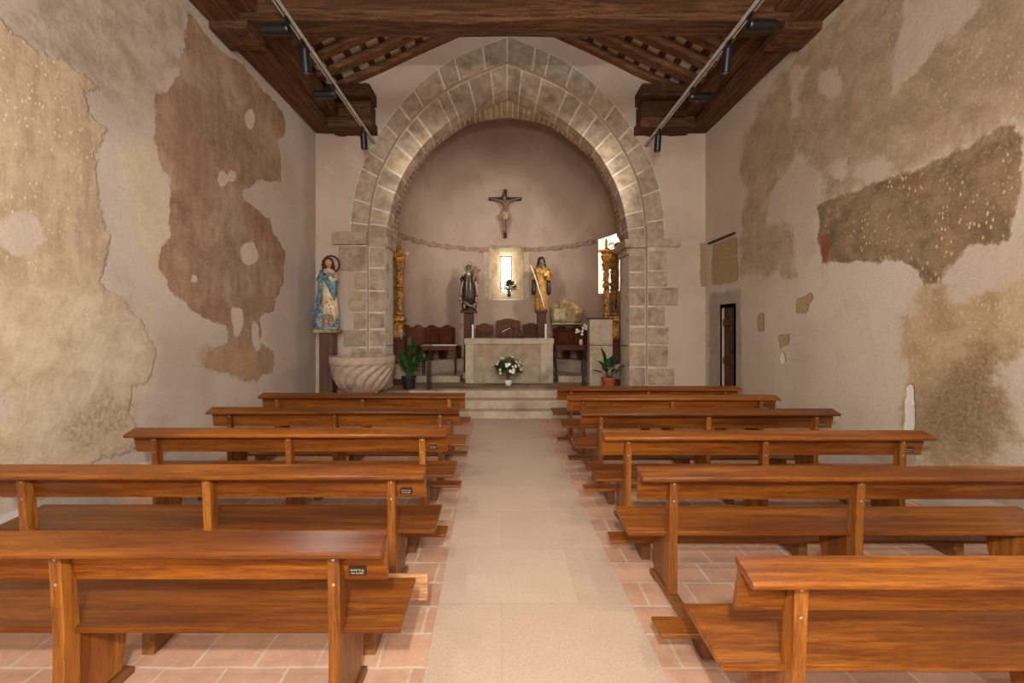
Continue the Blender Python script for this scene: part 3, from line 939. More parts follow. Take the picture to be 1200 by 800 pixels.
# stone dressings beside the slit window
m = MB()
def arcbox(t0, t1, z0, z1, r0, r1, n=6):
    for k in range(n):
        a, b = t0 + (t1 - t0) * k / n, t0 + (t1 - t0) * (k + 1) / n
        q = lambda r, t, z: (AX + r * math.sin(t), AY + r * math.cos(t), z)
        m.hexa([q(r0, a, z0), q(r0, b, z0), q(r0, b, z1), q(r0, a, z1)], [q(r1, a, z0), q(r1, b, z0), q(r1, b, z1), q(r1, a, z1)])
dg = math.radians
for zz in range(4):
    h = (3.62 - 2.36) / 4
    m.cur = tint(.1)
    arcbox(dg(-14.0 + random.uniform(-.4, .4)), dg(-10.5), 2.36 + zz * h, 2.36 + (zz + 1) * h - .01, AR - .012, AR + .02, 2)
    m.cur = tint(.1)
    arcbox(dg(10.5), dg(14.2 + random.uniform(-.4, .4)), 2.36 + zz * h, 2.36 + (zz + 1) * h - .01, AR - .012, AR + .02, 2)
m.cur = (.8, .78, .78)
arcbox(dg(-10.8), dg(10.8), 3.72, 3.80, AR - .014, AR + .02, 6)
tag(obj('trim_6', m, 'arch_stone', bevel=.006), 'grey stone dressings framing the slit window', 'window surround', kind='structure')
m = MB()
for a0, a1 in ((-82, -10.9), (10.9, 59)):
    n = int((a1 - a0) / 3)
    for k in range(n):
        z0 = 3.60 + .02 * math.sin(k * 1.7); z1 = 3.71 + .015 * math.sin(k * 2.3 + 1)
        arcbox(dg(a0 + (a1 - a0) * k / n), dg(a0 + (a1 - a0) * (k + 1) / n), z0, z1, AR - .022, AR + .02, 1)
tag(obj('trim_7', m, 'cornice', bevel=.005), 'thin stone string course curving round the apse', 'moulding', kind='structure')
# rough stain strip of old paint on the end wall by the corner
# ------------------------------------------------------------------ roof
RX = .10; RZ = 7.62
def slope_pts(side):
    return ((WL - .2, 5.98 - .1) if side < 0 else (WR + .2, 5.86 - .1)), (RX, RZ)
cl = MB()
for side in (-1, 1):
    (xe, ze), (xr, zr) = slope_pts(side)
    cl.hexa([(xe, WF, ze + .02), (xr, WF, zr + .02), (xr, 8.3, zr + .02), (xe, 8.3, ze + .02)], [(xe, WF, ze + .1), (xr, WF, zr + .1), (xr, 8.3, zr + .1), (xe, 8.3, ze + .1)])
MT['deck'] = stone_mat('tile_underside', (232, 212, 184), (240, 224, 198), bump=.3)
ce = tag(obj('ceiling', cl, 'deck'), 'steep timber roof of old rafters and boards over the nave', 'ceiling', kind='structure')
bd = MB()
rf = []
for side in (-1, 1):
    (xe, ze), (xr, zr) = slope_pts(side)
    L = math.hypot(xr - xe, zr - ze)
    ux, uz = (xr - xe) / L, (zr - ze) / L
    nx, nz = (uz, -ux) if side > 0 else (-uz, ux)
    if nz > 0: nx, nz = -nx, -nz
    k = 0
    s_ = .05
    while s_ < L - .1:
        w = random.uniform(.10, .15)
        a, b = s_, min(s_ + w, L)
        q = lambda s, d_: (xe + ux * s + nx * d_, ze + uz * s + nz * d_)
        P = [q(a, .0), q(b, .0), q(b, .024), q(a, .024)]
        bd.hexa([(p[0], WF, p[1]) for p in P], [(p[0], 8.0, p[1]) for p in P])
        s_ += w + random.uniform(.17, .22)
    Y = -2.7
    while Y < 7.98:
        r = MB()
        wob = random.uniform(-.015, .015); wy = random.uniform(.17, .21); dp = random.uniform(.09, .115)
        rows = []
        for j in range(9):
            s = L * j / 8
            yo = Y + wob * math.sin(j * 1.3) 
            d0, d1 = .025, .025 + dp + .008 * math.sin(j * 2.1 + Y)
            rows.append([(q(s, d0)[0], yo, q(s, d0)[1]), (q(s, d0)[0], yo + wy, q(s, d0)[1]), (q(s, d1)[0], yo + wy - .012, q(s, d1)[1]), (q(s, d1)[0], yo + .012, q(s, d1)[1])])
        r.rings(rows)
        obj('rafter', r, 'rafter', ce)
        Y += .44
obj('board', bd, 'old_y', ce)
r = MB(); r.box(RX - .06, RX + .06, WF, 8.0, RZ - .3, RZ - .02)
obj('ridge_beam', r, 'old_y', ce, bevel=.01)

def rough_beam(mb, x0, x1, y0, y1, z0, z1, along='X', amp=.018, n=24, seed=0):
    rows = []
    for k in range(n + 1):
        u = k / n
        rng = lambda j: amp * mnoise.noise(Vector((u * 6 + seed * 3.1, j * 4.7, seed)))
        if along == 'X':
            x = x0 + (x1 - x0) * u
            rows.append([(x, y0 + rng(0), z0 + rng(1)), (x, y1 + rng(2), z0 + rng(3)), (x, y1 + rng(4), z1 + rng(5)), (x, y0 + rng(6), z1 + rng(7))])
        else:
            y = y0 + (y1 - y0) * u
            rows.append([(x0 + rng(0), y, z0 + rng(1)), (x1 + rng(2), y, z0 + rng(3)), (x1 + rng(4), y, z1 + rng(5)), (x0 + rng(6), y, z1 + rng(7))])
    mb.rings(rows)
tb = thing('beam', 'heavy dark tie beam crossing the nave under the roof', 'beam', (0, 0, 0)); tb['kind'] = 'structure'
m = MB(); rough_beam(m, WL + .01, WR - .01, 5.12, 5.43, 5.30, 5.60, 'X', .035, 40, 1)
obj('timber', m, 'old_x', tb, bevel=.02)
for X0, X1 in ((WL + .01, WL + .46), (WR - .46, WR - .01)):
    m = MB(); rough_beam(m, X0, X1, 5.06, 5.48, 5.46 - .3, 5.29, 'X', .02, 8, X0)
    obj('corbel', m, 'old_x', tb, bevel=.02)
m = MB(); m.tube([(WL + .3 + k * .3, 5.085 + .01 * math.sin(k * .9), 5.575 + .022 * math.sin(k * .8) + .01 * math.sin(k * 2.1)) for k in range(23)], .009, 6)
obj('cable', m, 'cable', tb, smooth=True)
for sgn, X in ((1, WL), (-1, WR)):
    wp = thing('beam', ('dark timber wall plate above the fresco wall' if sgn > 0 else 'dark timber wall plate above the doorway wall'), 'beam', (0, 0, 0)); wp['kind'] = 'structure'
    def pl(a, b, z0, z1, sd, nm='plate', mt='old_y'):
        xs = sorted((X + sgn * a, X + sgn * b))
        m = MB(); rough_beam(m, xs[0], xs[1], WF, 7.99, z0, z1, 'Y', .02, 60, sd)
        obj(nm, m, mt, wp, bevel=.015)
    pl(.005, .36, 5.25, 5.38, 3 + X); pl(.005, .20, 5.385, 5.60, 5 + X); pl(.18, .55, 5.40, 5.60, 8 + X); pl(.005, .40, 5.61, 5.80, 9 + X)
    # corner stack against the arch wall
    cs = thing('beam', ('stack of three short timbers in the corner above the blue robed statue' if sgn > 0 else 'stack of three short timbers in the corner above the doorway'), 'beam', (0, 0, 0)); cs['kind'] = 'structure'
    ext = 1.15 if sgn > 0 else 1.33
    for (z0, z1, e, ya) in ((5.20, 5.38, 0.02, 7.60), (5.41, 5.70, -.02, 7.66), (5.74, 5.95, 0.0, 7.56)):
        m = MB()
        xs = sorted((X + sgn * .37, X + sgn * (ext + e)))
        rough_beam(m, xs[0], xs[1], ya, 7.99, z0, z1, 'X', .03, 10, z0 * 3 + X)
        obj('timber', m, 'old_x', cs, bevel=.015)

# ------------------------------------------------------------------ lighting tracks
def track(X, Z, label, spots):
    t = thing('lighting_track', label, 'track', (X, 0, Z), 0, 'spotlight tracks')
    m = MB(); m.box(-.032, .032, 2.6, 7.97, -.018, .02)
    obj('rail', m, 'alu', t, bevel=.004)
    m = MB(); m.box(-.008, .008, 2.6, 7.97, -.0195, -.0175)
    obj('groove', m, 'black', t)
    for y in (5.28,):
        m = MB(); m.tube([(0, y, .018), (0, y, .26)], .006, 8)
        obj('hanger', m, 'iron', t)
    for (y, kind, lab) in spots:
        s = thing('spotlight', lab, 'spotlight', (X, y, Z - .02), 0, 'black spotlights on the tracks')
        m = MB(); m.box(-.018, .018, -.05, .05, -.028, 0); m.tube([(0, 0, -.028), (0, 0, -.075)], .008, 8)
        obj('mount', m, 'black', s, bevel=.003)
        sg = -1 if X < 0 else 1
        if kind == 'side':
            mat = Matrix.Translation((sg * .03, 0, -.115)) @ Matrix.Rotation(PI / 2, 4, 'Y') 
            prof = [(.0, -.14), (.05, -.14), (.058, -.12), (.058, .14), (.054, .15), (.046, .15), (.044, .12), (0, .12)]
            ln = (.04, .121)
            mat = Matrix.Translation((sg * .12, 0, -.115)) @ Matrix.Rotation(sg * PI / 2, 4, 'Y')
        else:
            mat = Matrix.Translation((sg * -.01, .03, -.2)) @ Matrix.Rotation(PI + .22, 4, 'X')
            prof = [(.0, -.13), (.05, -.13), (.056, -.11), (.056, .14), (.052, .15), (.046, .15), (.044, .13), (0, .13)]
            ln = (.043, .131)
        m = MB(); m.M = mat; m.lathe([(max(r, .001), z) for r, z in prof], 24)
        obj('housing', m, 'black', s, smooth=False, bevel=.002)
        m = MB(); m.M = mat; m.lathe([(.001, ln[1]), (ln[0], ln[1]), (ln[0] * .9, ln[1] + .012), (.001, ln[1] + .016)], 20)
        obj('lens', m, 'lens', s)
XT1, ZT1, XT2, ZT2 = -2.38, 5.06, 2.69, 5.02
track(XT1, ZT1, 'slim metal spotlight rail on the fresco wall side', [
    (4.74, 'side', 'black sideways spotlight nearest the tie beam on the fresco side rail'),
    (5.12, 'down', 'black downward spotlight with bright lens on the fresco side rail'),
    (6.05, 'side', 'black sideways spotlight over the corner timbers above the statue side'),
    (7.30, 'down', 'black downward spotlight at the arch end of the fresco side rail')])
track(XT2, ZT2, 'slim metal spotlight rail on the doorway wall side', [
    (4.62, 'side', 'black sideways spotlight nearest the tie beam on the doorway side rail'),
    (5.05, 'down', 'black downward spotlight with bright lens on the doorway side rail'),
    (6.05, 'side', 'black sideways spotlight over the corner timbers above the doorway side'),
    (7.30, 'down', 'black downward spotlight at the arch end of the doorway side rail')])

# iron bar on the wall
m = MB(); m.box(WR - .05, WR - .002, 6.96, 7.82, 3.145, 3.175)
tag(obj('hanging_rail', m, 'dark_wood', bevel=.004), 'thin dark wooden bar fixed on the wall above the doorway', 'bar')

# ------------------------------------------------------------------ pews
LEN = 2.57
def make_pew(label):
    t = thing('pew', label, 'pew', (0, 0, 0), 0, 'wooden pews either side of the aisle')
    h = LEN / 2
    # ledge: tilted board with a rolled near edge (y is towards the altar, 0 = far edge)
    pts = [(0.0, .788), (0.0, .762), (-.085, .733), (-.105, .728), (-.115, .734), (-.117, .748), (-.108, .757)]
    m = MB(); m.prism(pts, -h, h, 'X'); obj('ledge', m, 'pew_x', t, bevel=.003)
    m = MB(); m.prism([(-.035, .758), (-.010, .764), (.030, .590), (.005, .586)], -h + .005, h - .005, 'X')
    bp = obj('backrest', m, 'pew_x', t, bevel=.003)
    # plaque on the backrest near one end
    pq = MB(); pq.M = Matrix.Translation((h - .12, -.013, .632)) @ Matrix.Rotation(math.radians(13), 4, 'X')
    pq.box(-.034, .034, -.003, .006, -.018, .018); po_ = obj('plaque', pq, 'plaque', bp)
    po_['label'] = 'small dark engraved plaque'
    pq2 = MB(); pq2.M = pq.M
    for (xa, w, z, hh) in ((-.027, .010, .006, .006), (-.014, .014, .006, .006), (.004, .010, .007, .005), (.018, .008, .004, .008), (-.026, .016, -.008, .005), (-.006, .008, -.009, .006), (.006, .018, -.008, .005)):
        pq2.box(xa, xa + w, -.0042, -.003, z - hh / 2, z + hh / 2)
    obj('engraving', pq2, 'engrave', po_)
    sb = MB(); sb.prism([(-.005, .398), (-.005, .374), (.30, .400), (.305, .412), (.30, .424)], -h - .05, h + .05, 'X')
    obj('seat', sb, 'pew_x', t, bevel=.004)
    for x in (-h + .20, 0, h - .20):
        w = .024
        p = MB(); p.prism([(-.062, .738), (-.036, .752), (.006, .58), (.022, .372), (.022, .052), (-.045, .052), (-.045, .40)], x - w, x + w, 'X')
        po = obj('post', p, 'pew_z', t, bevel=.003)
        for z in (.70, .60):
            s = MB(); s.M = Matrix.Translation((x, -.0565 + (.70 - z) * .05 - .001, z)) @ Matrix.Rotation(PI / 2, 4, 'X')
            s.lathe([(.001, 0), (.006, 0), (.006, .003), (.001, .004)], 10)
            obj('screw', s, 'screw', po)
        p = MB(); p.prism([(.023, .052), (.023, .373), (.275, .393), (.262, .30), (.215, .052)], x - w * .8, x + w * .8, 'X')
        obj('leg_panel', p, 'pew_z', t, bevel=.003)
        p = MB(); p.prism([(.27, 0), (.27, .030), (.23, .050), (-.10, .050), (-.30, .085), (-.385, .142), (-.465, .142), (-.468, 0), (-.40, 0), (-.30, .022), (.12, .022), (.18, 0)], x - .031, x + .031, 'X')
        obj('skid', p, 'pew_y', t, bevel=.003)
    k = MB(); k.prism([(-.400, .144), (-.400, .166), (-.525, .163), (-.530, .155), (-.525, .141)], -h - .055, h + .055, 'X')
    obj('kneeler', k, 'pew_x', t, bevel=.004)
    return t
ords = ['first', 'second', 'third', 'fourth', 'fifth', 'sixth']
pew0 = None
def put_pew(xc, y0, label):
    global pew0
    if pew0 is None:
        pew0 = make_pew(label); p = pew0
    else:
        p = copy_tree(pew0)
        p['label'] = label
    p.location = (xc, y0, 0)
    return p
pl_y = [5.41, 4.44, 3.51, 2.56, 1.72]
pr_y = [6.06, 5.26, 4.35, 3.42, 2.53, 1.53]
pr_x = [.78, .80, .80, .80, .80, .835]
pl_x = [-.46, -.435, -.445, -.45, -.457]
lefts = []
for i, y in enumerate(pl_y):
    lefts.append(put_pew(pl_x[i] - LEN / 2, y, 'polished wooden pew on the fresco wall side, %s from the altar' % ords[i]))
for i, y in enumerate(pr_y):
    put_pew(pr_x[i] + LEN / 2, y, 'polished wooden pew on the doorway wall side, %s from the altar' % ords[i])
# the fourth pew on the fresco side has its kneeler folded up, pale underside showing
for ch in lefts[3].children:
    if ch.name.startswith('kneeler'):
        h = LEN / 2
        k = MB(); k.box(-h - .055, h + .055, -.285, -.262, .150, .285)
        me = obj('kneeler', k, 'pew_raw', lefts[3], bevel=.004)
        me['label'] = 'kneeler folded up with pale bare wood showing'
        old = ch
bpy.data.objects.remove(old)

# ------------------------------------------------------------------ altar
A0, A1, AYF, AYB, AT = -.775, 1.09, 9.09, 9.80, 1.39
t = thing('altar', 'massive pale stone altar block at the top of the steps', 'altar', ((A0 + A1) / 2, AYF, PZ))
hw = (A1 - A0) / 2; hh = AT - PZ
m = MB(); m.box(-hw - .02, hw + .02, -.02, .72, hh - .12, hh); obj('slab', m, 'altar_stone', t, bevel=.008)
for s in (-1, 1):
    xs = sorted((s * hw, s * (hw - .18 if s < 0 else hw - .26)))
    m = MB(); m.box(xs[0], xs[1], 0, .70, 0, hh - .121); obj('side_block', m, 'altar_stone', t, bevel=.006)
m = MB(); m.box(-hw + .182, hw - .262, .018, .69, 0, hh - .122); obj('front_panel', m, 'altar_panel', t, bevel=.004)

def candle(x, y, z, h, label):
    c = thing('candle', label, 'candle', (x, y, z), 0, 'candles on the altar')
    m = MB(); m.lathe([(.001, 0), (.022, 0), (.022, h), (.018, h + .004), (.001, h + .002)], 16); obj('wax', m, 'wax', c, smooth=False)
    m = MB(); m.tube([(0, 0, h), (.002, 0, h + .02)], .002, 6); obj('wick', m, 'black', c)
cx, _ = at(554, 390, 9.3); candle(cx, 9.3, AT, .30, 'white candle on the altar below the dark robed statue')
cx, _ = at(639.5, 390, 9.3); candle(cx, 9.3, AT, .31, 'white candle on the altar below the gold robed statue')
# dark stand with curved sides on the altar
sx, _ = at(599, 390, 9.45)
t = thing('bookstand', 'dark wooden stand with two curved sides on the altar top', 'stand', (sx, 9.45, AT))
for s in (-1, 1):
    m = MB(); m.tube([(s * .24, 0, 0), (s * .235, 0, .10), (s * .20, 0, .17), (s * .14, 0, .21), (s * .05, 0, .22)], [.018, .018, .017, .016, .014], 8)
    obj('curved_side', m, 'dark_wood', t, smooth=True)
m = MB(); m.box(-.10, .10, -.01, .02, .02, .25); m.ball((0, 0, .27), (.03, .02, .03), 10, 6); obj('back', m, 'dark_wood', t, bevel=.004)
m = MB(); m.box(-.23, .23, -.04, .05, 0, .022); obj('base', m, 'dark_wood', t, bevel=.003)
m = MB(); m.hexa([(-.21, -.03, .13), (-.03, -.03, .22), (-.025, -.03, .235), (-.205, -.03, .145)], [(-.21, .0, .13), (-.03, .0, .22), (-.025, .0, .235), (-.205, .0, .145)]); obj('page', m, 'cloth', t)

# ------------------------------------------------------------------ plants
def bouquet(name, label, cat, loc, R, n_leaf, n_fl, mats, pot, fl_r=.03, squash=.85, zc=.30):
    t = thing(name, label, cat, loc)
    m = MB(); m.lathe(pot[1], 20); obj('pot', m, pot[0], t, smooth=True)
    m = MB()
    for k in range(n_leaf):
        a = random.uniform(0, 2 * PI); el = math.asin(random.uniform(-.35, 1))
        d = Vector((math.cos(a) * math.cos(el), math.sin(a) * math.cos(el), math.sin(el) * squash))
        r = R * random.uniform(.55, 1.0)
        b = Vector((0, 0, zc)) + d * r * .62
        tip = Vector((0, 0, zc)) + d * (r + .03) + Vector((random.uniform(-.03, .03), random.uniform(-.03, .03), random.uniform(-.03, .02)))
        m.leaf(b, tip, random.uniform(.035, .06), .006, n=3)
    for k in range(26):
        a = random.uniform(0, 2 * PI); el = random.uniform(-.1, 1.5)
        d = Vector((math.cos(a) * math.cos(el), math.sin(a) * math.cos(el), math.sin(el) * squash))
        m.tube([(0, 0, pot[1][-1][1] - .02), Vector((0, 0, zc * .6)) + d * R * .3, Vector((0, 0, zc)) + d * R * .85], .004, 5)
    obj('foliage', m, mats[0], t)
    for k in range(n_fl):
        a = random.uniform(0, 2 * PI) if k % 3 else random.uniform(PI, 2 * PI)
        el = math.asin(random.uniform(-.25, .98))
        d = Vector((math.cos(a) * math.cos(el), math.sin(a) * math.cos(el), math.sin(el) * squash))
        p = Vector((0, 0, zc)) + d * R * random.uniform(.9, 1.02)
        m = MB()
        rot = d.to_track_quat('Z', 'Y').to_matrix().to_4x4()
        m.M = Matrix.Translation(p) @ rot
        fr = fl_r * random.uniform(.75, 1.2)
        for q in range(6):
            b = 2 * PI * q / 6
            m.leaf((0, 0, 0), (fr * math.cos(b), fr * math.sin(b), fr * .35), fr * .95, .002, n=3)
        m.ball((0, 0, fr * .25), fr * .28, 6, 5)
        obj('flower', m, random.choice(mats[1:]), t)
    return t
bx, _ = at(595.5, 450, 8.70)
bouquet('flower_arrangement', 'round bouquet of small white flowers in a white pot before the altar', 'flowers', (bx, 8.70, PZ), .29, 420, 34, ['leaf_grey', 'petal', 'petal'],
        ('white_cer', [(.001, 0), (.05, 0), (.075, .06), (.085, .12), (.08, .125), (.06, .11)]), .032, .95, .33)
wx, wz = at(595, 349, 11.45)
bouquet('window_flowers', 'small vase of mixed flowers on the slit window sill', 'flowers', (.19, 11.33, 2.45), .2, 190, 18, ['leaf_dark', 'petal', 'yellow', 'pink', 'yellow'],
        ('pot_black', [(.001, 0), (.04, 0), (.05, .05), (.04, .09), (.035, .085)]), .03, 1.1, .24)

def leafy(name, label, loc, pot_mat, pot_prof, stems, leafmat, wid):
    t = thing(name, label, 'plant', loc)
    m = MB(); m.lathe(pot_prof, 24); obj('pot', m, pot_mat, t, smooth=False, bevel=.002)
    zt = max(z for r, z in pot_prof)
    m = MB(); m.lathe([(.001, zt - .05), (pot_prof[1][0] * 1.0, zt - .05), (pot_prof[1][0], zt - .03), (.001, zt - .022)], 18); obj('soil', m, 'soil', t)
    m = MB()
    for st_ in stems:
        base, tip, kind, w = st_
        base, tip = Vector(base), Vector(tip)
        if kind == 'blade':
            mid = base.lerp(tip, .42) + Vector((0, 0, .05))
            m.tube([base, base.lerp(mid, .5) + Vector((0, 0, .02)), mid], [.007, .006, .005], 6)
            m.leaf(mid, tip, w, .03, n=8)
        else:
            pts = [base + (tip - base) * u + Vector((0, 0, .10 * u * (1 - u) * 2)) for u in [k / 8 for k in range(9)]]
            m.tube(pts, [.010 - .0008 * k for k in range(9)], 6)
            d = (tip - base).normalized()
            sd = d.cross(Vector((random.uniform(-.4, .4), -1, random.uniform(-.2, .2)))).normalized()
            for k in range(2, 9, 1):
                for s in ((-1, 1) if k % 2 else (1,)):
                    L = w * 1.7 * (1 - .05 * k)
                    m.leaf(pts[k], pts[k] + sd * s * L * .62 + d * L * .8, w * 1.1, .012, n=6)
            m.leaf(pts[8], pts[8] + d * w * 2, w * .8, .01, n=5)
    obj('foliage', m, leafmat, t)
    return t
lx, _ = at(478.5, 456, 8.2)
leafy('potted_plant', 'bushy green potted plant in a black pot beside the font', (lx, 8.24, PZ), 'pot_black',
      [(.001, 0), (.105, 0), (.135, .21), (.145, .215), (.145, .245), (.13, .245), (.125, .20)],
      [((0, 0, .2), (.02, -.02, .80), 's', .09), ((.02, 0, .2), (.22, -.05, .60), 's', .09), ((-.02, 0, .2), (-.14, .0, .66), 's', .09), ((.03, .02, .2), (.33, -.02, .62), 's', .085),
       ((0, -.03, .2), (-.08, -.14, .55), 's', .09), ((0, .04, .2), (.10, .12, .72), 's', .09), ((.02, -.03, .2), (.12, -.16, .50), 's', .085), ((-.03, .02, .2), (-.20, .10, .48), 's', .08), ((0.0, 0.03, .2), (.0, .1, .84), 's', .085)],
      'leaf', .08)
rx, _ = at(713.5, 450, 8.25)
leafy('potted_plant', 'broad leaved dark plant in a terracotta pot before the pale block', (rx, 8.26, PZ), 'pot_terra',
      [(.001, 0), (.095, 0), (.125, .18), (.14, .182), (.142, .225), (.125, .225), (.12, .19)],
      [((0, 0, .18), (-.16, -.02, .80), 'blade', 0.176), ((.01, 0, .18), (-.32, -.05, .36), 'blade', 0.149), ((0, 0, .18), (.02, -.08, .62), 'blade', 0.162), ((.02, .0, .18), (.20, -.02, .60), 'blade', 0.162),
       ((.02, 0, .18), (.30, -.06, .46), 'blade', 0.135), ((-.01, .02, .18), (-.05, .10, .60), 'blade', 0.149), ((0, -.02, .18), (.12, -.2, .40), 'blade', 0.135), ((0, -.02, .18), (-.16, -.2, .42), 'blade', 0.135), ((0, -.02, .18), (-.24, -.10, .56), 'blade', 0.135), ((.03, 0, .18), (.12, .06, .66), 'blade', 0.149), ((.03, 0, .18), (.22, -.12, .36), 'blade', 0.121)],
      'leaf_dark', .1)

# ------------------------------------------------------------------ font
fx, fy = -2.40, 7.36
t = thing('font', 'gadrooned stone baptismal font bowl at the foot of the arch', 'font', (fx, fy, 0))
R0 = .545
prof = []
m = MB()
rows = []
N = 256
def gad(z):
    u = (z - .50) / (1.0 - .50)
    return max(0, math.sin(PI * min(max(u, 0), 1)))
pz = [(.24, .50), (.34, .56), (.42, .64), (.475, .74), (.51, .85), (.53, .97), (.535, 1.0), (.545, 1.005), (.548, 1.05), (.548, 1.12), (.54, 1.135), (.47, 1.135), (.46, 1.12), (.44, .95), (.36, .75), (.2, .66), (.02, .64)]
pq_ = []
for (ra, za), (rb__, zb__) in zip(pz[:7], pz[1:7]):
    for q in range(4): pq_.append((ra + (rb__ - ra) * q / 4, za + (zb__ - za) * q / 4, True))
pq_ += [(r, z, False) for r, z in pz[6:]]
for r, z, fl in pq_:
    ring = []
    for k in range(N):
        a = 2 * PI * k / N
        g = 1.0
        if fl:
            tw = a - (z - .5) * 1.3 + .25 * math.sin((z - .5) * 2 * PI)
            g = 1 - .17 * gad(z) ** .5 * (1 - abs(math.sin(8 * tw))) ** 2.2
        ring.append((r * g * math.cos(a), r * g * math.sin(a), z))
    rows.append(ring)
m.rings(rows)
obj('bowl', m, 'font_stone', t, smooth=True)
m = MB(); m.lathe([(.34, 0), (.34, .08), (.30, .12), (.20, .18), (.17, .30), (.19, .42), (.26, .505)], 40); obj('pedestal', m, 'font_stone', t, smooth=True)

# ------------------------------------------------------------------ iron rails
def rail(px, jx, label):
    X, _ = at(px, 404, 8.15)
    t = thing('rail_post', label, 'rail', (X, 8.15, PZ), 0, 'iron rail posts')
    m = MB(); m.box(-.05, .05, -.05, .05, 0, .015); m.box(-.028, .028, -.02, .02, .015, .58); obj('base', m, 'iron', t, bevel=.003)
    m = MB(); m.tube([(.05, 0, .0), (.05, 0, .86)], .009, 8); obj('rod', m, 'iron', t)
    m = MB(); m.box(.028, .055, -.012, .012, .50, .53); m.box(.028, .055, -.012, .012, .1, .13); obj('clamp', m, 'iron', t)
    m = MB(); m.tube([(.05, 0, .85), (jx - X, 0.02, .845)], .006, 8); obj('bar', m, 'iron', t)
rail(502, AXC - inn - .0, 'thin iron rail post beside the bushy potted plant')
rail(684, AXC + inn + .0, 'thin iron rail post beside the terracotta pot plant')

# ------------------------------------------------------------------ stalls
def polar(th, r=AR):
    return Matrix.Translation((AX + r * math.sin(th), AY + r * math.cos(th), 0)) @ Matrix.Rotation(-th, 4, 'Z')
def scallop(w, z0, z1, hump=.07):
    h = w / 2
    return [(-h, z0), (h, z0), (h, z1 - hump), (h * .88, z1 - hump * .75), (h * .62, z1 - hump * .72), (h * .45, z1 - hump * .3), (h * .18, z1), (-h * .18, z1), (-h * .45, z1 - hump * .3), (-h * .62, z1 - hump * .72), (-h * .88, z1 - hump * .75), (-h, z1 - hump)]
def stall(label, angs, width, zt, mat='stall'):
    t = thing('choir_stall', label, 'stall', (0, 0, 0), 0, 'carved stalls against the apse wall')
    mid = sum(angs) / len(angs)
    base = Vector((AX + 2.2 * math.sin(dg(mid)), AY + 2.2 * math.cos(dg(mid)), .865))
    t.location = base
    inv = Matrix.Translation(-base)
    for i, a in enumerate(angs):
        Mx = inv @ polar(dg(a), 2.34)
        m = MB(); m.M = Mx
        m.prism(scallop(width - .012, 1.19, zt), -.02, .02, 'Y')
        b = obj('back_panel', m, mat, t, bevel=.004)
        m = MB(); m.M = Mx
        h = width / 2
        m.box(-h + .02, -h + .09, -.035, -.02, 1.22, zt - .09); m.box(h - .09, h - .02, -.035, -.02, 1.22, zt - .09)
        m.box(-h + .09, h - .09, -.035, -.02, 1.22, 1.27); m.box(-h + .09, h - .09, -.035, -.02, zt - .14, zt - .09)
        obj('panel_frame', m, mat, b, bevel=.004)
        m = MB(); m.M = Mx
        m.box(-h + .005, h - .005, -.30, .02, 1.155, 1.19)
        obj('seat', m, mat, t, bevel=.004)
    for k in range(len(angs) + 1):
        a = angs[0] - (angs[1] - angs[0]) / 2 + (angs[1] - angs[0]) * k
        m = MB(); m.M = inv @ polar(dg(a), 2.34)
        m.prism([(-.26, .866), (-.02, .866), (0, 1.155), (-.28, 1.155)], -.035, .035, 'X')
        obj('leg', m, mat, t, bevel=.004)
    return t
stall('dark carved four seat stall against the apse wall behind the console table with thin legs', [-72.5, -61.3, -50.1, -38.9], .452, 1.69)
stall('dark carved stall under the tan stone tabernacle', [35.5, 47.2, 58.9], .47, 1.67)
def chair(label, ang, w, zt):
    Mx = polar(dg(ang), 2.16)
    p = Mx.translation
    t = thing('chair', label, 'chair', (p.x, p.y, .866), -dg(ang), 'chairs behind the altar')
    m = MB(); m.prism(scallop(w, .42, zt - .866, .06), .08, .11, 'Y'); b = obj('back', m, 'stall_pale', t, bevel=.004)
    m = MB(); m.box(-w / 2 + .05, w / 2 - .05, .07, .08, .48, zt - .866 - .12); obj('back_inset', m, 'stall_pale', b, bevel=.003)
    m = MB(); m.box(-w / 2 + .03, w / 2 - .03, -.14, .075, .36, .41); obj('seat', m, 'stall_pale', t, bevel=.004)
    for sx in (-1, 1):
        for sy in (-.12, .09):
            m = MB(); m.box(sx * (w / 2 - .055) - .02, sx * (w / 2 - .055) + .02, sy - .02, sy + .02, 0, .36); obj('leg', m, 'stall_pale', t, bevel=.003)
chair('plain reddish chair behind the altar beside the dark robed statue', -14.4, .45, 1.74)
chair('taller reddish chair directly below the slit window', 1.0, .62, 1.86)
chair('plain reddish chair behind the altar beside the gold robed statue', 16.4, .45, 1.75)

# console tables
def console(px0, px1, Yf, label, curved):
    xa, _ = at(px0, 404, Yf); xb, _ = at(px1, 404, Yf)
    w = xb - xa
    t = thing('console_table', label, 'table', ((xa + xb) / 2, Yf, .58), 0, 'side tables in the apse')
    H = HC - 19 * Yf / F - .58
    h = w / 2
    m = MB(); m.box(-h, h, -.0, .32, H - .02, H); obj('tabletop', m, 'cloth' if not curved else 'stall', t, bevel=.004)
    m = MB(); m.box(-h + .02, h - .02, .02, .30, H - .12, H - .021); obj('apron', m, 'stall', t, bevel=.004)
    for sx in (-1, 1):
        for y in (.04, .28):
            m = MB(); x = sx * (h - .04)
            if curved:
                m.tube([(x, y, H - .12), (x + sx * .03, y - .01, H - .22), (x + sx * .005, y, .25), (x - sx * .015, y, .08), (x + sx * .02, y - .01, 0.0)], [.028, .024, .016, .012, .018], 8)
            else:
                m.box(x - .014, x + .014, y - .014, y + .014, 0, H - .12)
            obj('leg', m, 'dark_wood', t, smooth=curved)
    return t
console(493, 535, 9.27, 'small dark console table with straight thin legs and a white top', False)
console(650, 687, 9.32, 'small dark console table with curved legs behind the rail', True)
ox, _ = at(684, 400, 9.45)
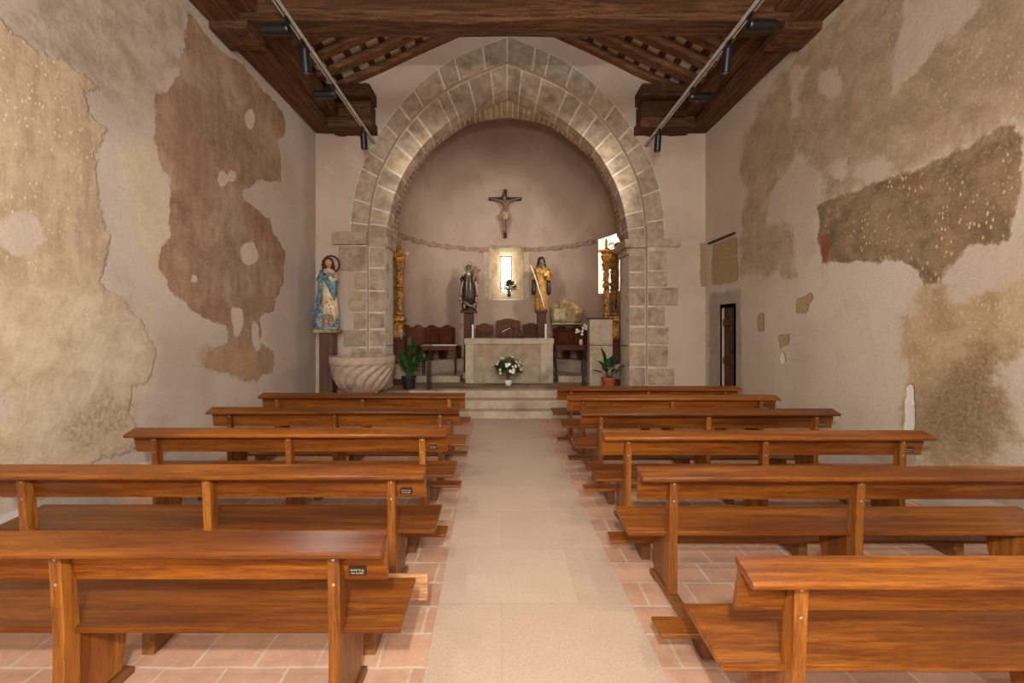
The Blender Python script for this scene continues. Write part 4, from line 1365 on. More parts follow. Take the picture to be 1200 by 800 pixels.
t = thing('orchid', 'small white orchid in a vase near the pale stone block', 'flowers', (ox - .06, 9.47, HC - 19 * 9.32 / F))
m = MB(); m.lathe([(.001, 0), (.03, 0), (.04, .05), (.03, .11), (.022, .12), (.001, .11)], 16); obj('vase', m, 'white_cer', t, smooth=True)
m = MB()
arc = [(.0, 0, .1), (.02, 0, .25), (.05, 0, .40), (.09, -.01, .46), (.11, -.02, .42)]
m.tube(arc, .005, 6); arc2 = [(0, 0, .1), (-.03, 0, .25), (-.07, 0, .34), (-.1, -.02, .32)]
m.tube(arc2, .005, 6)
m.leaf((0, 0, .1), (.12, -.02, .18), .05, .02); m.leaf((0, 0, .1), (-.12, .02, .16), .05, .02)
obj('stem', m, 'leaf_dark', t)
for p in ((.03, -.01, .30), (.05, -.01, .37), (.08, -.02, .44), (.11, -.02, .40), (.11, -.03, .35), (-.05, -.01, .30), (-.09, -.02, .33), (-.1, -.03, .28), (.02, -.02, .23)):
    m = MB(); m.M = Matrix.Translation(p) @ Matrix.Rotation(PI / 2 + random.uniform(-.5, .5), 4, 'X')
    for q in range(5):
        b = 2 * PI * q / 5
        m.leaf((0, 0, 0), (.034 * math.cos(b), .034 * math.sin(b), .008), .03, .002, n=3)
    obj('flower', m, 'petal', t)

# pale stone block
xa, _ = at(691, 400, 8.6); xb, _ = at(718, 400, 8.6)
t = thing('stone_block', 'tall pale stone block with a dark cap behind the terracotta pot plant', 'pedestal', ((xa + xb) / 2, 8.8, PZ))
hb = (xb - xa) / 2; ht = zy(374, 8.6) - PZ
m = MB(); m.box(-hb, hb, -.2, .02, 0, ht); obj('shaft', m, 'pale_block', t, bevel=.008)
m = MB(); m.box(-hb - .015, hb + .015, -.215, .035, ht, ht + .03); obj('cap', m, 'dark_wood', t, bevel=.004)

# tabernacle on a wall bracket
Mx = polar(dg(43.5), 2.07)
p = Mx.translation
t = thing('tabernacle', 'tan carved stone tabernacle with a pale panel above the dark stall', 'tabernacle', (p.x, p.y, 1.745), -dg(41))
m = MB()
secs = []
outl = [(-.33, 0), (.33, 0), (.40, .22), (.36, .36), (.20, .46), (-.02, .55), (-.16, .52), (-.37, .40), (-.40, .2)]
m.prism(outl, -.17, .15, 'Y')
obj('body', m, 'tabernacle', t, bevel=.045)
m = MB(); m.box(-.22, .10, -.185, -.165, .07, .33); obj('front_panel', m, 'tab_panel', t, bevel=.006)
m = MB(); m.prism([(-.2, -.005), (.28, -.005), (.28, -.0), (.28, -.06), (-.02, -.06)], -.32, .32, 'X'); 
m = MB(); m.box(-.30, .30, -.16, .22, -.045, -.0); obj('bracket', m, 'tab_panel', t, bevel=.006)

# ------------------------------------------------------------------ gilded side altars
def estipite(m, x, y, z0, z1, s=1.0):
    H = z1 - z0
    def sq(z, w): return [(x - w, y - w, z), (x + w, y - w, z), (x + w, y + w, z), (x - w, y + w, z)]
    prof = [(0, .05), (.02, .075), (.06, .075), (.08, .04), (.12, .035), (.42, .075), (.45, .05), (.5, .085), (.53, .085), (.56, .05), (.62, .07), (.70, .075), (.72, .05), (.76, .06), (.82, .10), (.86, .12), (.88, .08), (.93, .11), (.97, .13), (1.0, .13)]
    m.rings([sq(z0 + u * H, w * s) for u, w in prof])
    for k in range(26):
        u = random.uniform(.1, .97); a = random.uniform(0, 2 * PI)
        w = .055 + .05 * u
        m.ball((x + w * s * math.cos(a), y + w * s * math.sin(a), z0 + u * H), (.022, .022, .03), 7, 5)
def scroll(m, x, y, z, r, sx=1):
    pts = []
    for k in range(16):
        a = k / 15 * 3.6 * PI / 2
        rr = r * (1 - .045 * k)
        pts.append((x + sx * rr * math.cos(a), y, z + rr * math.sin(a)))
    m.tube(pts, [.02 - .0007 * k for k in range(16)], 7)

def retable(sgn, label, colx, coly, bkx, z_base, z_top):
    t = thing('side_altar', label, 'altarpiece', (colx, coly, PZ), 0, 'gilded side altars')
    L = lambda z: z - PZ
    dx = bkx - colx
    xs = sorted((dx + sgn * .05, -sgn * .10))
    m = MB(); m.box(xs[0], xs[1], -.10, .12, 0, L(z_base) - .52); m.box(xs[0], xs[1], -.17, .14, L(z_base) - .519, L(z_base) - .46)
    obj('altar_base', m, 'stall', t, bevel=.01)
    m = MB()
    m.rings([[(x0, -d_, z), (x1, -d_, z), (x1, d_, z), (x0, d_, z)] for z, d_, x0, x1 in
             [(L(z_base) + u, d_, (-w if sgn > 0 else xs[0]), (w if sgn < 0 else xs[1])) for u, d_, w in ((-.459, .09, .05), (-.40, .10, .08), (-.30, .08, .05), (-.16, .07, .045), (-.10, .12, .11), (-.05, .12, .12), (-.04, .09, .07), (0, .09, .07))]])
    for k in range(9):
        m.ball((random.uniform(xs[0] + .05, xs[1] - .05), -.085, L(z_base) - random.uniform(.14, .40)), (.025, .02, .04), 8, 6)
    obj('predella', m, 'gold', t, bevel=.006)
    m = MB(); estipite(m, 0, 0, L(z_base) + .002, L(z_top) - .30, .72); obj('column', m, 'gold', t, bevel=.004)
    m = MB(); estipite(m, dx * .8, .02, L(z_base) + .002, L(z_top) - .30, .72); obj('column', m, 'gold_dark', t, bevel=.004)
    m = MB()
    xs2 = sorted((dx + sgn * .04, dx + sgn * .01))
    m.box(xs2[0], xs2[1], -.10, .12, L(z_base) + .001, L(z_top) - .05)
    for k in range(30):
        m.ball((dx + sgn * .01, random.uniform(-.09, .11), random.uniform(L(z_base) + .05, L(z_top) - .1)), (.025, .025, .045), 7, 5)
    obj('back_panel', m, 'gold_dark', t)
    m = MB()
    xa = sorted((dx + sgn * .05, dx * .55))
    m.box(xa[0], xa[1], -.11, .12, L(z_top) - .298, L(z_top) - .20)
    # leafy bracket reaching out from the column head
    m.rings([[(-w, -d_, z), (w, -d_, z), (w, d_, z), (-w, d_, z)] for z, w, d_ in ((L(z_top) - .299, .06, .06), (L(z_top) - .25, .09, .09), (L(z_top) - .235, .12, .10), (L(z_top) - .21, .12, .10), (L(z_top) - .20, .07, .07))])
    m.rings([[(-sgn * (.07 + .10 * u), -.05 + .015 * u, L(z_top) - .28 + .10 * u - .06 * u * u), (-sgn * (.07 + .10 * u), .05 - .015 * u, L(z_top) - .28 + .10 * u - .06 * u * u), (-sgn * (.07 + .10 * u), .05 - .015 * u, L(z_top) - .23 + .07 * u - .04 * u * u), (-sgn * (.07 + .10 * u), -.05 + .015 * u, L(z_top) - .23 + .07 * u - .04 * u * u)] for u in (0, .3, .6, .85, 1)])
    scroll(m, dx * .6, -.03, L(z_top) - .12, .07, -sgn)
    for k in range(10):
        m.ball((random.uniform(min(dx, 0), max(dx, 0)), random.uniform(-.1, .08), L(z_top) - random.uniform(.17, .28)), (.03, .03, .03), 7, 5)
    obj('entablature', m, 'gold', t, bevel=.003)
    m = MB(); m.lathe([(.001, L(z_top) - .199), (.04, L(z_top) - .199), (.022, L(z_top) - .15), (.035, L(z_top) - .08), (.02, L(z_top) - .04), (.03, L(z_top)), (.015, L(z_top) + .03), (.001, L(z_top) + .04)], 12)
    obj('finial', m, 'gold', t, smooth=True)
    return t
xl, _ = at(469.5, 340, 8.98)
retable(-1, 'gilded carved side altar just inside the arch beside the bushy plant', xl, 8.98, -2.20, 1.87, 3.40)
xr_, _ = at(710.5, 340, 9.0)
retable(1, 'gilded carved side altar before the tall bright window', xr_, 9.0, 2.40, 1.86, 3.46)
t = thing('figurine', 'tiny blue and white figurine on the gilded side altar by the bushy plant', 'figurine', (xl + .05, 8.845, 1.87 - .457))
m = MB(); m.lathe([(.001, 0), (.024, 0), (.026, .02), (.02, .07), (.024, .10), (.010, .125), (.001, .126)], 12); obj('robe', m, 'bluebit', t, smooth=True)
m = MB(); m.ball((0, 0, .142), (.015, .015, .019), 10, 8); obj('head', m, 'petal', t, smooth=True)
# ------------------------------------------------------------------ crucifix
CY = AY + AR - .09
cxm, _ = at(592, 250, CY)
zc0, zc1 = zy(278.5, CY), zy(222, CY)
t = thing('crucifix', 'dark wooden crucifix with carved figure high on the apse wall', 'crucifix', (cxm, CY, zc0))
H = zc1 - zc0
m = MB(); m.box(-.045, .045, -.025, .025, 0, H); obj('upright', m, 'cross_wood', t, bevel=.004)
zb = zy(233, CY) - zc0
m = MB(); m.box(-.43, .43, -.027, .022, zb - .04, zb + .04); obj('crossbar', m, 'cross_wood', t, bevel=.004)
def skin_body(name, verts, edges, radii, mat, parent, root=0, sub=2):
    me = bpy.data.meshes.new(name)
    me.from_pydata(verts, edges, [])
    o = bpy.data.objects.new(name, me)
    C.objects.link(o); o.parent = parent
    md = o.modifiers.new('skin', 'SKIN')
    sv = me.skin_vertices
    if not sv:
        bmq = bmesh.new(); bmq.from_mesh(me); bmq.verts.layers.skin.verify(); bmq.to_mesh(me); bmq.free()
        sv = me.skin_vertices
    for i, r in enumerate(radii):
        sv[0].data[i].radius = r if hasattr(r, '__len__') else (r, r)
    for i in range(len(verts)):
        sv[0].data[i].use_root = (i == root)
    md.use_smooth_shade = True
    sb = o.modifiers.new('sub', 'SUBSURF'); sb.levels = sb.render_levels = sub
    me.materials.append(MT[mat])
    return o
yb = -.075
vb = [(0, yb, zb - .42), (.01, yb, zb - .28), (.005, yb, zb - .12), (0, yb, zb - .05), (-.01, yb - .02, zb + .0), (-.025, yb - .035, zb + .04),
      (.09, yb, zb - .09), (.20, yb + .02, zb - .045), (.36, yb + .035, zb + .0), (.40, yb + .036, zb + .005),
      (-.09, yb, zb - .09), (-.20, yb + .02, zb - .045), (-.36, yb + .035, zb + .0), (-.40, yb + .036, zb + .005),
      (.05, yb, zb - .48), (.045, yb - .035, zb - .66), (.02, yb, zb - .84), (.012, yb - .035, zb - .92),
      (-.05, yb, zb - .48), (-.035, yb - .03, zb - .66), (-.012, yb, zb - .84), (-.01, yb - .035, zb - .92)]
eb = [(0, 1), (1, 2), (2, 3), (3, 4), (4, 5), (2, 6), (6, 7), (7, 8), (8, 9), (2, 10), (10, 11), (11, 12), (12, 13), (0, 14), (14, 15), (15, 16), (16, 17), (0, 18), (18, 19), (19, 20), (20, 21)]
rb = [(.075, .06), (.07, .055), (.09, .06), .03, (.042, .045), (.045, .05), .038, .028, .02, .016, .038, .028, .02, .016, .05, .042, .026, .02, .05, .042, .026, .02]
bd_ = skin_body('figure', vb, eb, rb, 'skin_old', t)
m = MB(); m.loft([(zb - .56, 0.0, yb, .09, .075), (zb - .50, 0, yb, .105, .085), (zb - .40, 0, yb, .10, .08), (zb - .36, 0, yb, .088, .072)], 20, lambda a, z: 1 + .05 * math.sin(7 * a + z * 30))
m.tube([(-.1, yb - .03, zb - .38), (-.13, yb - .03, zb - .45), (-.12, yb - .02, zb - .56)], [.02, .035, .015], 8)
obj('loincloth', m, 'tabernacle', bd_, smooth=True)
m = MB(); m.ball((-.024, yb - .015, zb + .055), (.058, .06, .062), 14, 10); m.ball((-.05, yb - .0, zb - .0), (.03, .03, .05), 10, 6); obj('hair', m, 'hair', bd_, smooth=True)

# ------------------------------------------------------------------ statues
def head(parent, c, s, yaw=0, mats=('skin', 'hair'), beard=False, long=.0, tilt=0.0, veil=None):
    """c = centre of the head, s = head height, looking towards -Y"""
    Mx = Matrix.Translation(c) @ Matrix.Rotation(yaw, 4, 'Z') @ Matrix.Rotation(tilt, 4, 'X')
    def shp(d, p):
        if d.z < 0: p.x *= 1 + d.z * .30; 
        if d.z < 0 and d.y < 0: p.y *= 1 + d.z * .12
        # nose ridge, eye hollows, chin
        if d.y < -.5:
            nx = abs(d.x)
            p.y -= s * .075 * math.exp(-(nx / .12) ** 2) * math.exp(-((d.z + .12) / .22) ** 2)
            p.y += s * .03 * math.exp(-((nx - .33) / .16) ** 2) * math.exp(-((d.z - .12) / .14) ** 2)
            p.y -= s * .02 * math.exp(-(nx / .25) ** 2) * math.exp(-((d.z + .85) / .15) ** 2)
        return p
    m = MB(); m.M = Mx
    m.ball((0, 0, 0), (s * .37, s * .43, s * .5), 32, 24, shp)
    m.tube([(0, s * .06, -s * .35), (0, s * .08, -s * .62), (0, s * .06, -s * .85)], [s * .19, s * .19, s * .27], 14)
    for q in (-1, 1): m.ball((q * s * .365, s * .02, -s * .02), (s * .04, s * .07, s * .1), 8, 6)
    hd = obj('head', m, mats[0], parent, smooth=True)
    m = MB(); m.M = Mx
    for q in (-1, 1): m.ball((q * s * .135, -s * .365, s * .055), (s * .055, s * .03, s * .03), 8, 6)
    obj('eye', m, 'eye', hd, smooth=True)
    m = MB(); m.M = Mx; m.ball((0, -s * .385, -s * .235), (s * .085, s * .03, s * .028), 10, 6); obj('mouth', m, 'lip', hd, smooth=True)
    m = MB(); m.M = Mx
    m.ball((0, s * .10, s * .13), (s * .44, s * .46, s * .46), 24, 14)
    for q in (-1, 1): m.tube([(0, -s * .30, s * .46), (q * s * .2, -s * .30, s * .36), (q * s * .36, -s * .16, s * .14), (q * s * .40, -s * .02, -s * .15)], [s * .07, s * .09, s * .10, s * .10], 9)
    if long:
        for q in (-1, 1):
            m.tube([(q * s * .34, s * .05, s * .1), (q * s * .40, s * .1, -s * .3), (q * s * .42, s * .1, -s * .7), (q * s * .36, s * .05, -s * (.7 + long))], [s * .13, s * .15, s * .15, s * .07], 10)
        m.tube([(0, s * .36, 0), (0, s * .42, -s * .5), (0, s * .36, -s * 1.0)], [s * .3, s * .32, s * .22], 12)
    obj('hair', m, mats[1], hd, smooth=True)
    if beard:
        m = MB(); m.M = Mx
        m.loft([(-s * 1.05, 0, -s * .26, s * .05, s * .05), (-s * .85, 0, -s * .29, s * .17, s * .10), (-s * .55, 0, -s * .28, s * .26, s * .14), (-s * .32, 0, -s * .24, s * .31, s * .18), (-s * .22, 0, -s * .22, s * .28, s * .16)], 20, lambda a, z: 1 + .06 * math.sin(9 * a + z * 40))
        obj('beard', m, 'beardm', hd, smooth=True)
    return hd
MT['beardm'] = plain('painted_grey_beard', (92, 80, 70), .6, 0, .2, vs=30)

def hand(parent, wrist, direction, s, mat='skin', curl=.5, flip=1, palm_n=(0, -1, 0)):
    """palm plus five separate fingers; s = hand length"""
    d = Vector(direction).normalized(); n = Vector(palm_n).normalized()
    x = d.cross(n).normalized() * flip; n = x.cross(d).normalized() * flip
    w = Vector(wrist)
    m = MB()
    rows = []
    for u, hw_, th in ((0, .16, .11), (.2, .2, .12), (.42, .23, .10), (.55, .21, .08)):
        r = []
        for k in range(10):
            a = 2 * PI * k / 10
            r.append(tuple(w + d * s * u + x * s * hw_ * math.cos(a) + n * s * th * math.sin(a)))
        rows.append(r)
    m.rings(rows)
    for k, L in enumerate((.40, .46, .43, .34)):
        b = w + d * s * .50 + x * s * (.16 - .105 * k)
        p1 = b + d * s * L * .45
        p2 = p1 + (d * math.cos(curl) + n * math.sin(curl)) * s * L * .32
        p3 = p2 + (d * math.cos(curl * 1.9) + n * math.sin(curl * 1.9)) * s * L * .23
        m.tube([b, p1, p2, p3], [s * .055, s * .052, s * .046, s * .034], 7)
    b = w + d * s * .14 + x * s * .17
    m.tube([b, b + (d * .6 + x * .7 + n * .2).normalized() * s * .22, b + (d * .6 + x * .7 + n * .2).normalized() * s * .22 + (d * .9 + x * .1 + n * .3).normalized() * s * .18], [s * .075, s * .06, s * .04], 8)
    return obj('hand', m, mat, parent, smooth=True)

# ---- blue Madonna beside the font
PXs, PYs = -3.10, 7.62
t = thing('pedestal', 'square brown wooden pillar under the blue robed statue', 'pedestal', (PXs, PYs, 0), 0, 'wooden statue pillars')
zt = 1.585
m = MB(); m.box(-.115, .115, -.115, .115, 0, zt - .06); obj('shaft', m, 'post_wood', t, bevel=.006)
m = MB(); m.box(-.20, .20, -.16, .16, zt - .06, zt); obj('cap', m, 'tabernacle', t, bevel=.006)
t = thing('statue', 'painted statue of a woman in blue mantle with star halo on a pillar', 'statue', (PXs, PYs, zt))
fd = lambda k, a, ph=0: (lambda th, z: 1 + a * math.sin(k * th + ph + z * 3) + a * .5 * math.sin((k + 4) * th - z * 9))
m = MB()
m.loft([(.10, .03, 0, .15, .12), (.25, .03, 0, .155, .125), (.45, .02, 0, .14, .115), (.62, .01, 0, .125, .10), (.74, .0, .0, .105, .085), (.80, .0, 0, .10, .08), (.90, .0, 0, .125, .09), (1.0, 0, 0, .135, .085), (1.05, 0, 0, .10, .07), (1.085, 0, .0, .05, .045)], 48, fd(9, .045))
rb_ = obj('robe', m, 'cream', t, smooth=True)
# mantle: wraps her right side (image left), falls across the front to a point
m = MB()
rows = []
for j in range(22):
    u = j / 21
    z = 1.06 - u * .98
    r0 = .125 + .055 * math.sin(u * PI * .5) + .05 * max(0, u - .6)
    a0 = math.radians(60 - 40 * u); a1 = math.radians(248 + 14 * math.sin(u * PI * .6) - 60 * max(0, u - .4))
    cxm_ = .0 - .05 * u
    row_o, row_i = [], []
    for k in range(29):
        a = a0 + (a1 - a0) * k / 28
        rr = r0 * (1 + .05 * math.sin(8 * a + 5 * u))
        row_o.append((cxm_ + rr * 1.08 * math.cos(a), rr * .86 * math.sin(a), z))
        row_i.append((cxm_ + (rr - .014) * 1.08 * math.cos(a), (rr - .014) * .86 * math.sin(a), z))
    rows.append(row_o + row_i[::-1])
m.rings(rows)
obj('mantle', m, 'blue', t, smooth=True)
# sweep of mantle hanging over the other arm
m = MB()
m.loft([(.52, .135, -.06, .012, .012), (.60, .125, -.065, .04, .03), (.72, .10, -.07, .075, .04), (.84, .07, -.075, .10, .045), (.94, .04, -.07, .10, .045), (1.0, .0, -.055, .09, .035)], 24, lambda a, z: 1 + .07 * math.sin(6 * a + 20 * z))
obj('mantle_fold', m, 'blue', t, smooth=True)
# arms to joined hands
for s in (-1, 1):
    m = MB(); m.tube([(s * .115, .0, 1.0), (s * .15, -.03, .88), (s * .11, -.10, .86), (.055 + s * .02, -.135, .93)], [.045, .05, .043, .028], 14)
    obj('sleeve', m, 'cream' if s > 0 else 'blue', t, smooth=True)
    hand(t, (.055 + s * .018, -.135, .925), (-.05 * s, -.15, 1), .10, curl=.15, flip=s, palm_n=(-s, 0, 0))
head(t, (.015, -.015, 1.185), .175, .25, long=.6)
m = MB(); m.torus((.01, .09, 1.175), .15, .013, 'Y', 40, 8)
for k in range(16):
    a = 2 * PI * k / 16
    m.ball((.01 + .155 * math.cos(a), .09, 1.175 + .155 * math.sin(a)), (.022, .012, .022), 7, 5)
m.tube([(0, .09, 1.02), (0, .06, .95)], .008, 6)
obj('halo', m, 'dark_wood', t, smooth=True)
m = MB()
random.seed(21)
m.lathe([(.15, 0), (.17, .01), (.165, .03), (.14, .045)], 28)
for k in range(60):
    a = random.uniform(0, 2 * PI); z = random.uniform(.05, .30)
    rr = .15 * (1 - .25 * abs(z - .14) / .2)
    m.ball((rr * 1.15 * math.cos(a) - .015, rr * .8 * math.sin(a), z), (random.uniform(.035, .06), random.uniform(.03, .05), random.uniform(.03, .055)), 10, 7)
for k in range(14):
    m.ball((-.15 + random.uniform(-.05, .05), random.uniform(-.08, .05), random.uniform(.15, .46)), (.05, .045, .07), 10, 7)
obj('cloud_base', m, 'cloud', t, smooth=True)
for (x, z, s) in ((-.06, .16, .085), (.03, .13, .09), (.11, .17, .085), (.05, .24, .07)):
    head(t, (x, -.15, z), s, x * 2, mats=('skin', 'tabernacle'))
m = MB()
for k in range(12):
    m.ball((random.uniform(-.07, .12), -.125 - random.uniform(0, .03), random.uniform(.22, .6)), (.014, .008, .014), 7, 5)
obj('gold_ornament', m, 'gold', rb_, smooth=True)

# ---- pillars in the apse
def pillar(px, Y, ztop_px, wpx, capw, label, z0):
    X, zt = at(px, ztop_px, Y)
    w = wpx * Y / F / 2; cw = capw * Y / F / 2
    t = thing('pedestal', label, 'pedestal', (X, Y, z0), 0, 'wooden statue pillars')
    m = MB(); m.box(-w, w, -w, w, 0, zt - z0 - .05); obj('shaft', m, 'dark_wood', t, bevel=.006)
    m = MB(); m.box(-cw, cw, -cw * .9, cw * .9, zt - z0 - .05, zt - z0); obj('cap', m, 'dark_wood', t, bevel=.006)
    return X, zt
X1, Z1 = pillar(549.5, 10.2, 364, 11, 19, 'dark wooden pillar under the dark robed statue with child', .58)
X2, Z2 = pillar(634.5, 10.2, 364, 10.5, 14, 'dark wooden pillar under the gold robed bearded statue', .58)

# ---- dark robed Virgin with child
t = thing('statue', 'dark robed statue of a woman holding a child on an apse pillar', 'statue', (X1, 10.2, Z1), 0)
m = MB()
m.loft([(.15, 0, 0, .15, .12), (.3, 0, 0, .16, .125), (.5, 0, 0, .15, .115), (.66, 0, 0, .125, .10), (.76, 0, 0, .12, .09), (.86, 0, 0, .14, .09), (.91, 0, 0, .10, .075), (.95, 0, 0, .045, .04)], 44, fd(8, .05))
obj('robe', m, 'brown_hab', t, smooth=True)
m = MB()
for s in (-1, 1):
    m.tube([(s * .06, -.03, .97), (s * .12, -.05, .88), (s * .165, -.04, .7), (s * .19, -.03, .5), (s * .20, -.02, .32)], [.03, .035, .03, .028, .02], 10)
    m.tube([(s * .03, -.10, .84), (s * .045, -.12, .6), (s * .04, -.13, .28)], [.012, .014, .014], 8)
obj('cloak_edge', m, 'silver', t, smooth=True)
m = MB(); m.loft([(.80, 0, -.085, .04, .03), (.88, 0, -.075, .075, .04), (.95, 0, -.02, .08, .06), (1.04, 0, .02, .075, .07), (1.10, 0, .02, .04, .04)], 20)
obj('veil', m, 'silver', t, smooth=True)
head(t, (0, -.035, 1.02), .125, 0.0, mats=('skin_old', 'brown_hab'))
m = MB(); m.torus((0, .05, 1.10), .115, .013, 'Y', 30, 8)
for k in range(12):
    a = 2 * PI * k / 12
    m.tube([(.0 + .06 * math.cos(a), .05, 1.10 + .06 * math.sin(a)), (.15 * math.cos(a), .05, 1.10 + .15 * math.sin(a))], [.01, .006], 6)
m.tube([(0, .05, 1.0), (0, .03, .9)], .01, 6)
obj('crown', m, 'silver', t, smooth=True)
for s in (-1, 1):
    m = MB(); m.tube([(s * .11, 0, .85), (s * .17, -.05, .74), (s * .15, -.14, .72)], [.045, .045, .03], 12); obj('sleeve', m, 'brown_hab', t, smooth=True)
    hand(t, (s * .15, -.14, .72), (-.1 * s, -1, .2), .085, mat='skin_old', curl=.5, flip=s, palm_n=(0, 0, -1))
# child: one small body on her arm
ch = bpy.data.objects.new('child', None); C.objects.link(ch); ch.parent = t; ch.location = (.165, -.10, .76); ch.scale = (1.35, 1.35, 1.35)
skin_body('child_body', [(0, 0, .04), (0, 0, .10), (0, 0, .15), (0, -.005, .185), (0, -.01, .225), (.05, -.01, .13), (.09, -.04, .15), (-.05, -.01, .13), (-.07, -.05, .10), (.03, -.03, .02), (.035, -.07, -.02), (.035, -.06, -.09), (-.03, -.03, .02), (-.03, -.07, -.02), (-.03, -.06, -.09)],
          [(0, 1), (1, 2), (2, 3), (3, 4), (2, 5), (5, 6), (2, 7), (7, 8), (0, 9), (9, 10), (10, 11), (0, 12), (12, 13), (13, 14)],
          [.045, .042, .04, .02, .036, .02, .013, .02, .013, .026, .02, .014, .026, .02, .014], 'skin_old', ch, 0, 1)
m = MB(); m.lathe([(.16, 0), (.18, .01), (.17, .04), (.12, .06)], 24)
random.seed(5)
for k in range(26):
    a = random.uniform(0, 2 * PI)
    m.ball((.14 * math.cos(a), .10 * math.sin(a), random.uniform(.05, .20)), (.045, .04, .045), 9, 6)
obj('cloud_base', m, 'brown_hab', t, smooth=True)
for (x, z, s) in ((-.20, .30, .075), (.18, .29, .08), (.13, .13, .08), (-.10, .12, .08), (.03, .10, .075)):
    head(t, (x, -.10, z), s, x * 2, mats=('skin', 'hair'))
m = MB(); m.tube([(-.12, -.13, .22), (-.02, -.16, .14), (.10, -.15, .08)], [.03, .035, .025], 10); m.tube([(.19, -.09, .27), (.19, -.1, .18), (.13, -.12, .10)], [.03, .035, .025], 8); m.tube([(-.19, -.09, .28), (-.20, -.09, .22)], [.03, .02], 8)
obj('cherub_body', m, 'skin_old', t, smooth=True)

# ---- bearded saint in gold habit
t = thing('statue', 'bearded statue in a gold habit with a white staff on an apse pillar', 'statue', (X2, 10.2, Z2), 0)
m = MB()
m.loft([(.0, 0, 0, .15, .12), (.02, 0, 0, .165, .13), (.2, 0, 0, .16, .125), (.45, 0, 0, .155, .12), (.65, 0, 0, .15, .11), (.80, 0, 0, .155, .105), (.93, 0, 0, .185, .105), (1.0, 0, 0, .175, .095), (1.05, 0, 0, .11, .08), (1.08, 0, 0, .06, .055)], 56, lambda a, z: 1 + .05 * max(0, 1 - z) * math.sin(13 * a) + .02 * math.sin(7 * a + z * 5))
obj('habit', m, 'ochre', t, smooth=True)
m = MB(); m.loft([(.98, 0, .02, .15, .09), (1.05, 0, .03, .13, .10), (1.14, 0, .035, .105, .10), (1.24, 0, .03, .09, .09), (1.29, 0, .03, .05, .05)], 24, lambda a, z: 1 - .25 * max(0, -math.sin(a)) ** 2)
obj('hood', m, 'brown_hab', t, smooth=True)
head(t, (0, -.045, 1.165), .17, 0, mats=('skin_old', 'brown_hab'), beard=True)
for s in (-1, 1):
    m = MB()
    if s < 0:
        P = [(-.16, 0, .98), (-.205, -.02, .82), (-.19, -.08, .72)]
    else:
        P = [(.16, 0, .98), (.20, -.02, .80), (.17, -.10, .75), (.10, -.14, .78)]
    m.tube(P, [.06, .065, .06, .05][:len(P)], 14); obj('sleeve', m, 'ochre', t, smooth=True)
    m = MB(); x = -.19 if s < 0 else .165
    m.loft([(.38, x, -.05, .045, .05), (.48, x, -.05, .06, .06), (.62, x, -.05, .05, .055), (.74, x, -.05, .04, .05)], 16, lambda a, z: 1 + .06 * math.sin(5 * a)); obj('sleeve_lining', m, 'brown_hab', t, smooth=True)
hand(t, (-.20, -.12, .86), (.1, -.6, .5), .10, mat='skin_old', curl=1.0, flip=-1, palm_n=(.2, -.5, -.6))
hand(t, (.12, -.15, .80), (-.8, -.3, .2), .10, mat='skin_old', curl=.6, flip=1, palm_n=(0, -.3, -1))
m = MB(); m.tube([(-.27, -.19, 1.06), (-.17, -.20, .80), (.0, -.17, .26), (.06, -.15, .06)], .012, 10); obj('staff', m, 'petal', t, smooth=True)
m = MB(); m.box(.05, .17, -.20, -.16, .80, .93); obj('book', m, 'gold', t, bevel=.006)

# ------------------------------------------------------------------ light
def area(name, loc, rot, sx, sy, power, col=(1, 1, 1)):
    l = bpy.data.lights.new(name, 'AREA'); l.shape = 'RECTANGLE'; l.size = sx; l.size_y = sy; l.energy = power; l.color = col
    o = bpy.data.objects.new(name, l); C.objects.link(o); o.location = loc; o.rotation_euler = rot
    return o
def spot(name, loc, target, power, size=1.2, blend=.6, col=(1, .93, .82), rad=.12):
    l = bpy.data.lights.new(name, 'SPOT'); l.energy = power; l.spot_size = size; l.spot_blend = blend; l.color = col; l.shadow_soft_size = rad
    o = bpy.data.objects.new(name, l); C.objects.link(o); o.location = loc
    o.rotation_euler = (Vector(target) - Vector(loc)).to_track_quat('-Z', 'Y').to_euler()
    return o
# daylight through the open entrance door and added fill above it, behind the viewpoint
area('door_daylight', (.2, WF - .05, 1.4), (PI / 2, 0, 0), 1.7, 2.5, 40, (.98, .98, 1))
area('rear_fill', (.2, WF - .05, 4.3), (PI / 2, 0, 0), 3.0, 1.7, 260, (.98, .98, 1))  # added source, throws broad flat light on walls and arch
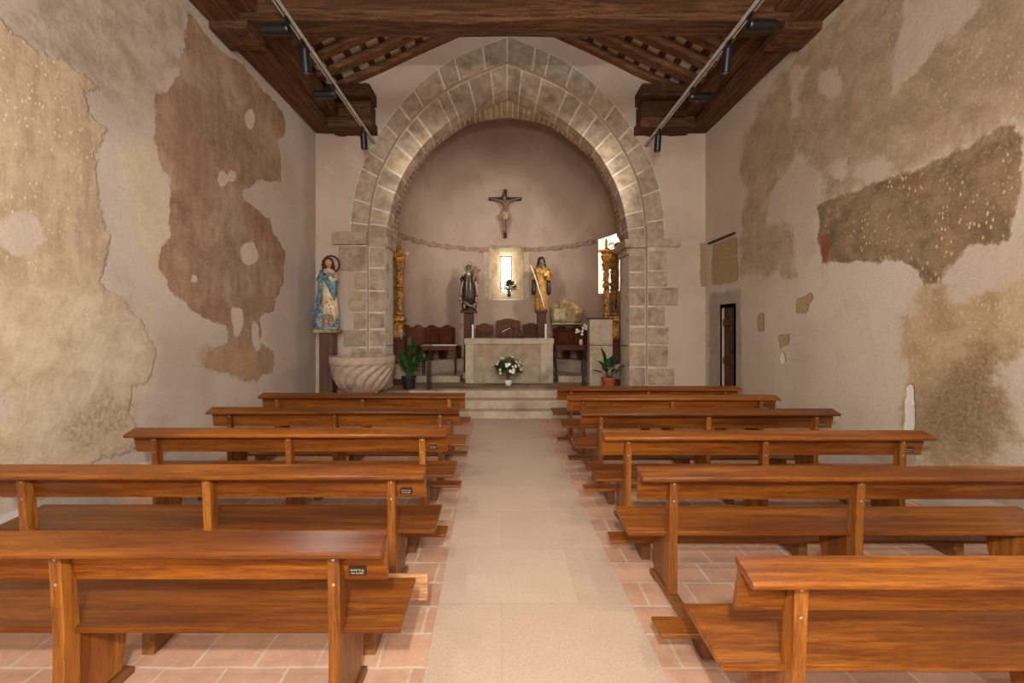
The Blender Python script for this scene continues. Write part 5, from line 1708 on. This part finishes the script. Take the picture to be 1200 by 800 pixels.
# daylight at the apse windows
area('window_daylight', (AX, AY + AR + .75, 3.1), (-PI / 2, 0, 0), .30, 1.0, 50, (1, .97, .92))
tw2 = (W2[0] + W2[1]) / 2
area('side_window_daylight', (AX + (AR + .75) * math.sin(tw2), AY + (AR + .75) * math.cos(tw2), 3.1), (-PI / 2, 0, -tw2), .62, 1.1, 330, (1, .97, .92))
# spots added near the tie beam to brighten the apse
spot('apse_fill', (XT2 - .1, 5.25, ZT2 - .32), (-.25, 11.0, 3.5), 950, .92, 1.0, (1, .95, .88), .28)
spot('apse_fill', (XT1 + .1, 5.25, ZT1 - .32), (.45, 11.0, 3.5), 650, .92, 1.0, (1, .95, .88), .28)
# the photographer's flash, held up beside the camera
fl_ = bpy.data.lights.new('camera_flash', 'POINT'); fl_.energy = 520; fl_.shadow_soft_size = .05; fl_.color = (1, .97, .93)
fo_ = bpy.data.objects.new('camera_flash', fl_); C.objects.link(fo_); fo_.location = (-.1, -.55, 2.45)
# added fill lamps in line with the two tracks over the rear nave
for X, Z in ((XT1, ZT1), (XT2, ZT2)):
    sgn = 1 if X < 0 else -1
    for y in (-1.2, .6, 2.4, 4.1):
        spot('track_fill', (X, y, Z - .2), (X + sgn * 1.5, y + .5, 0), 115, 2.3, 1.0, col=(1, .95, .87), rad=.10)
w = bpy.data.worlds.new('sky'); SC.world = w; w.use_nodes = True
bg = w.node_tree.nodes['Background']; bg.inputs[0].default_value = (1, .97, .92, 1); bg.inputs[1].default_value = 5.0

# ------------------------------------------------------------------ camera
cam = bpy.data.cameras.new('camera'); co = bpy.data.objects.new('camera', cam); C.objects.link(co)
cam.sensor_width = 36; cam.lens = 36 * F / 1200
cam.shift_x = (600 - VX) / 1200; cam.shift_y = -(400 - VY) / 1200
cam.clip_start = .05; cam.clip_end = 200
co.location = (0, 0, HC); co.rotation_euler = (PI / 2, 0, 0)
SC.camera = co
SC.view_settings.view_transform = 'Standard'; SC.view_settings.look = 'None'; SC.view_settings.gamma = 1; SC.view_settings.exposure = -0.27
SC.view_settings.use_curve_mapping = False
SC.cycles.max_bounces = 8
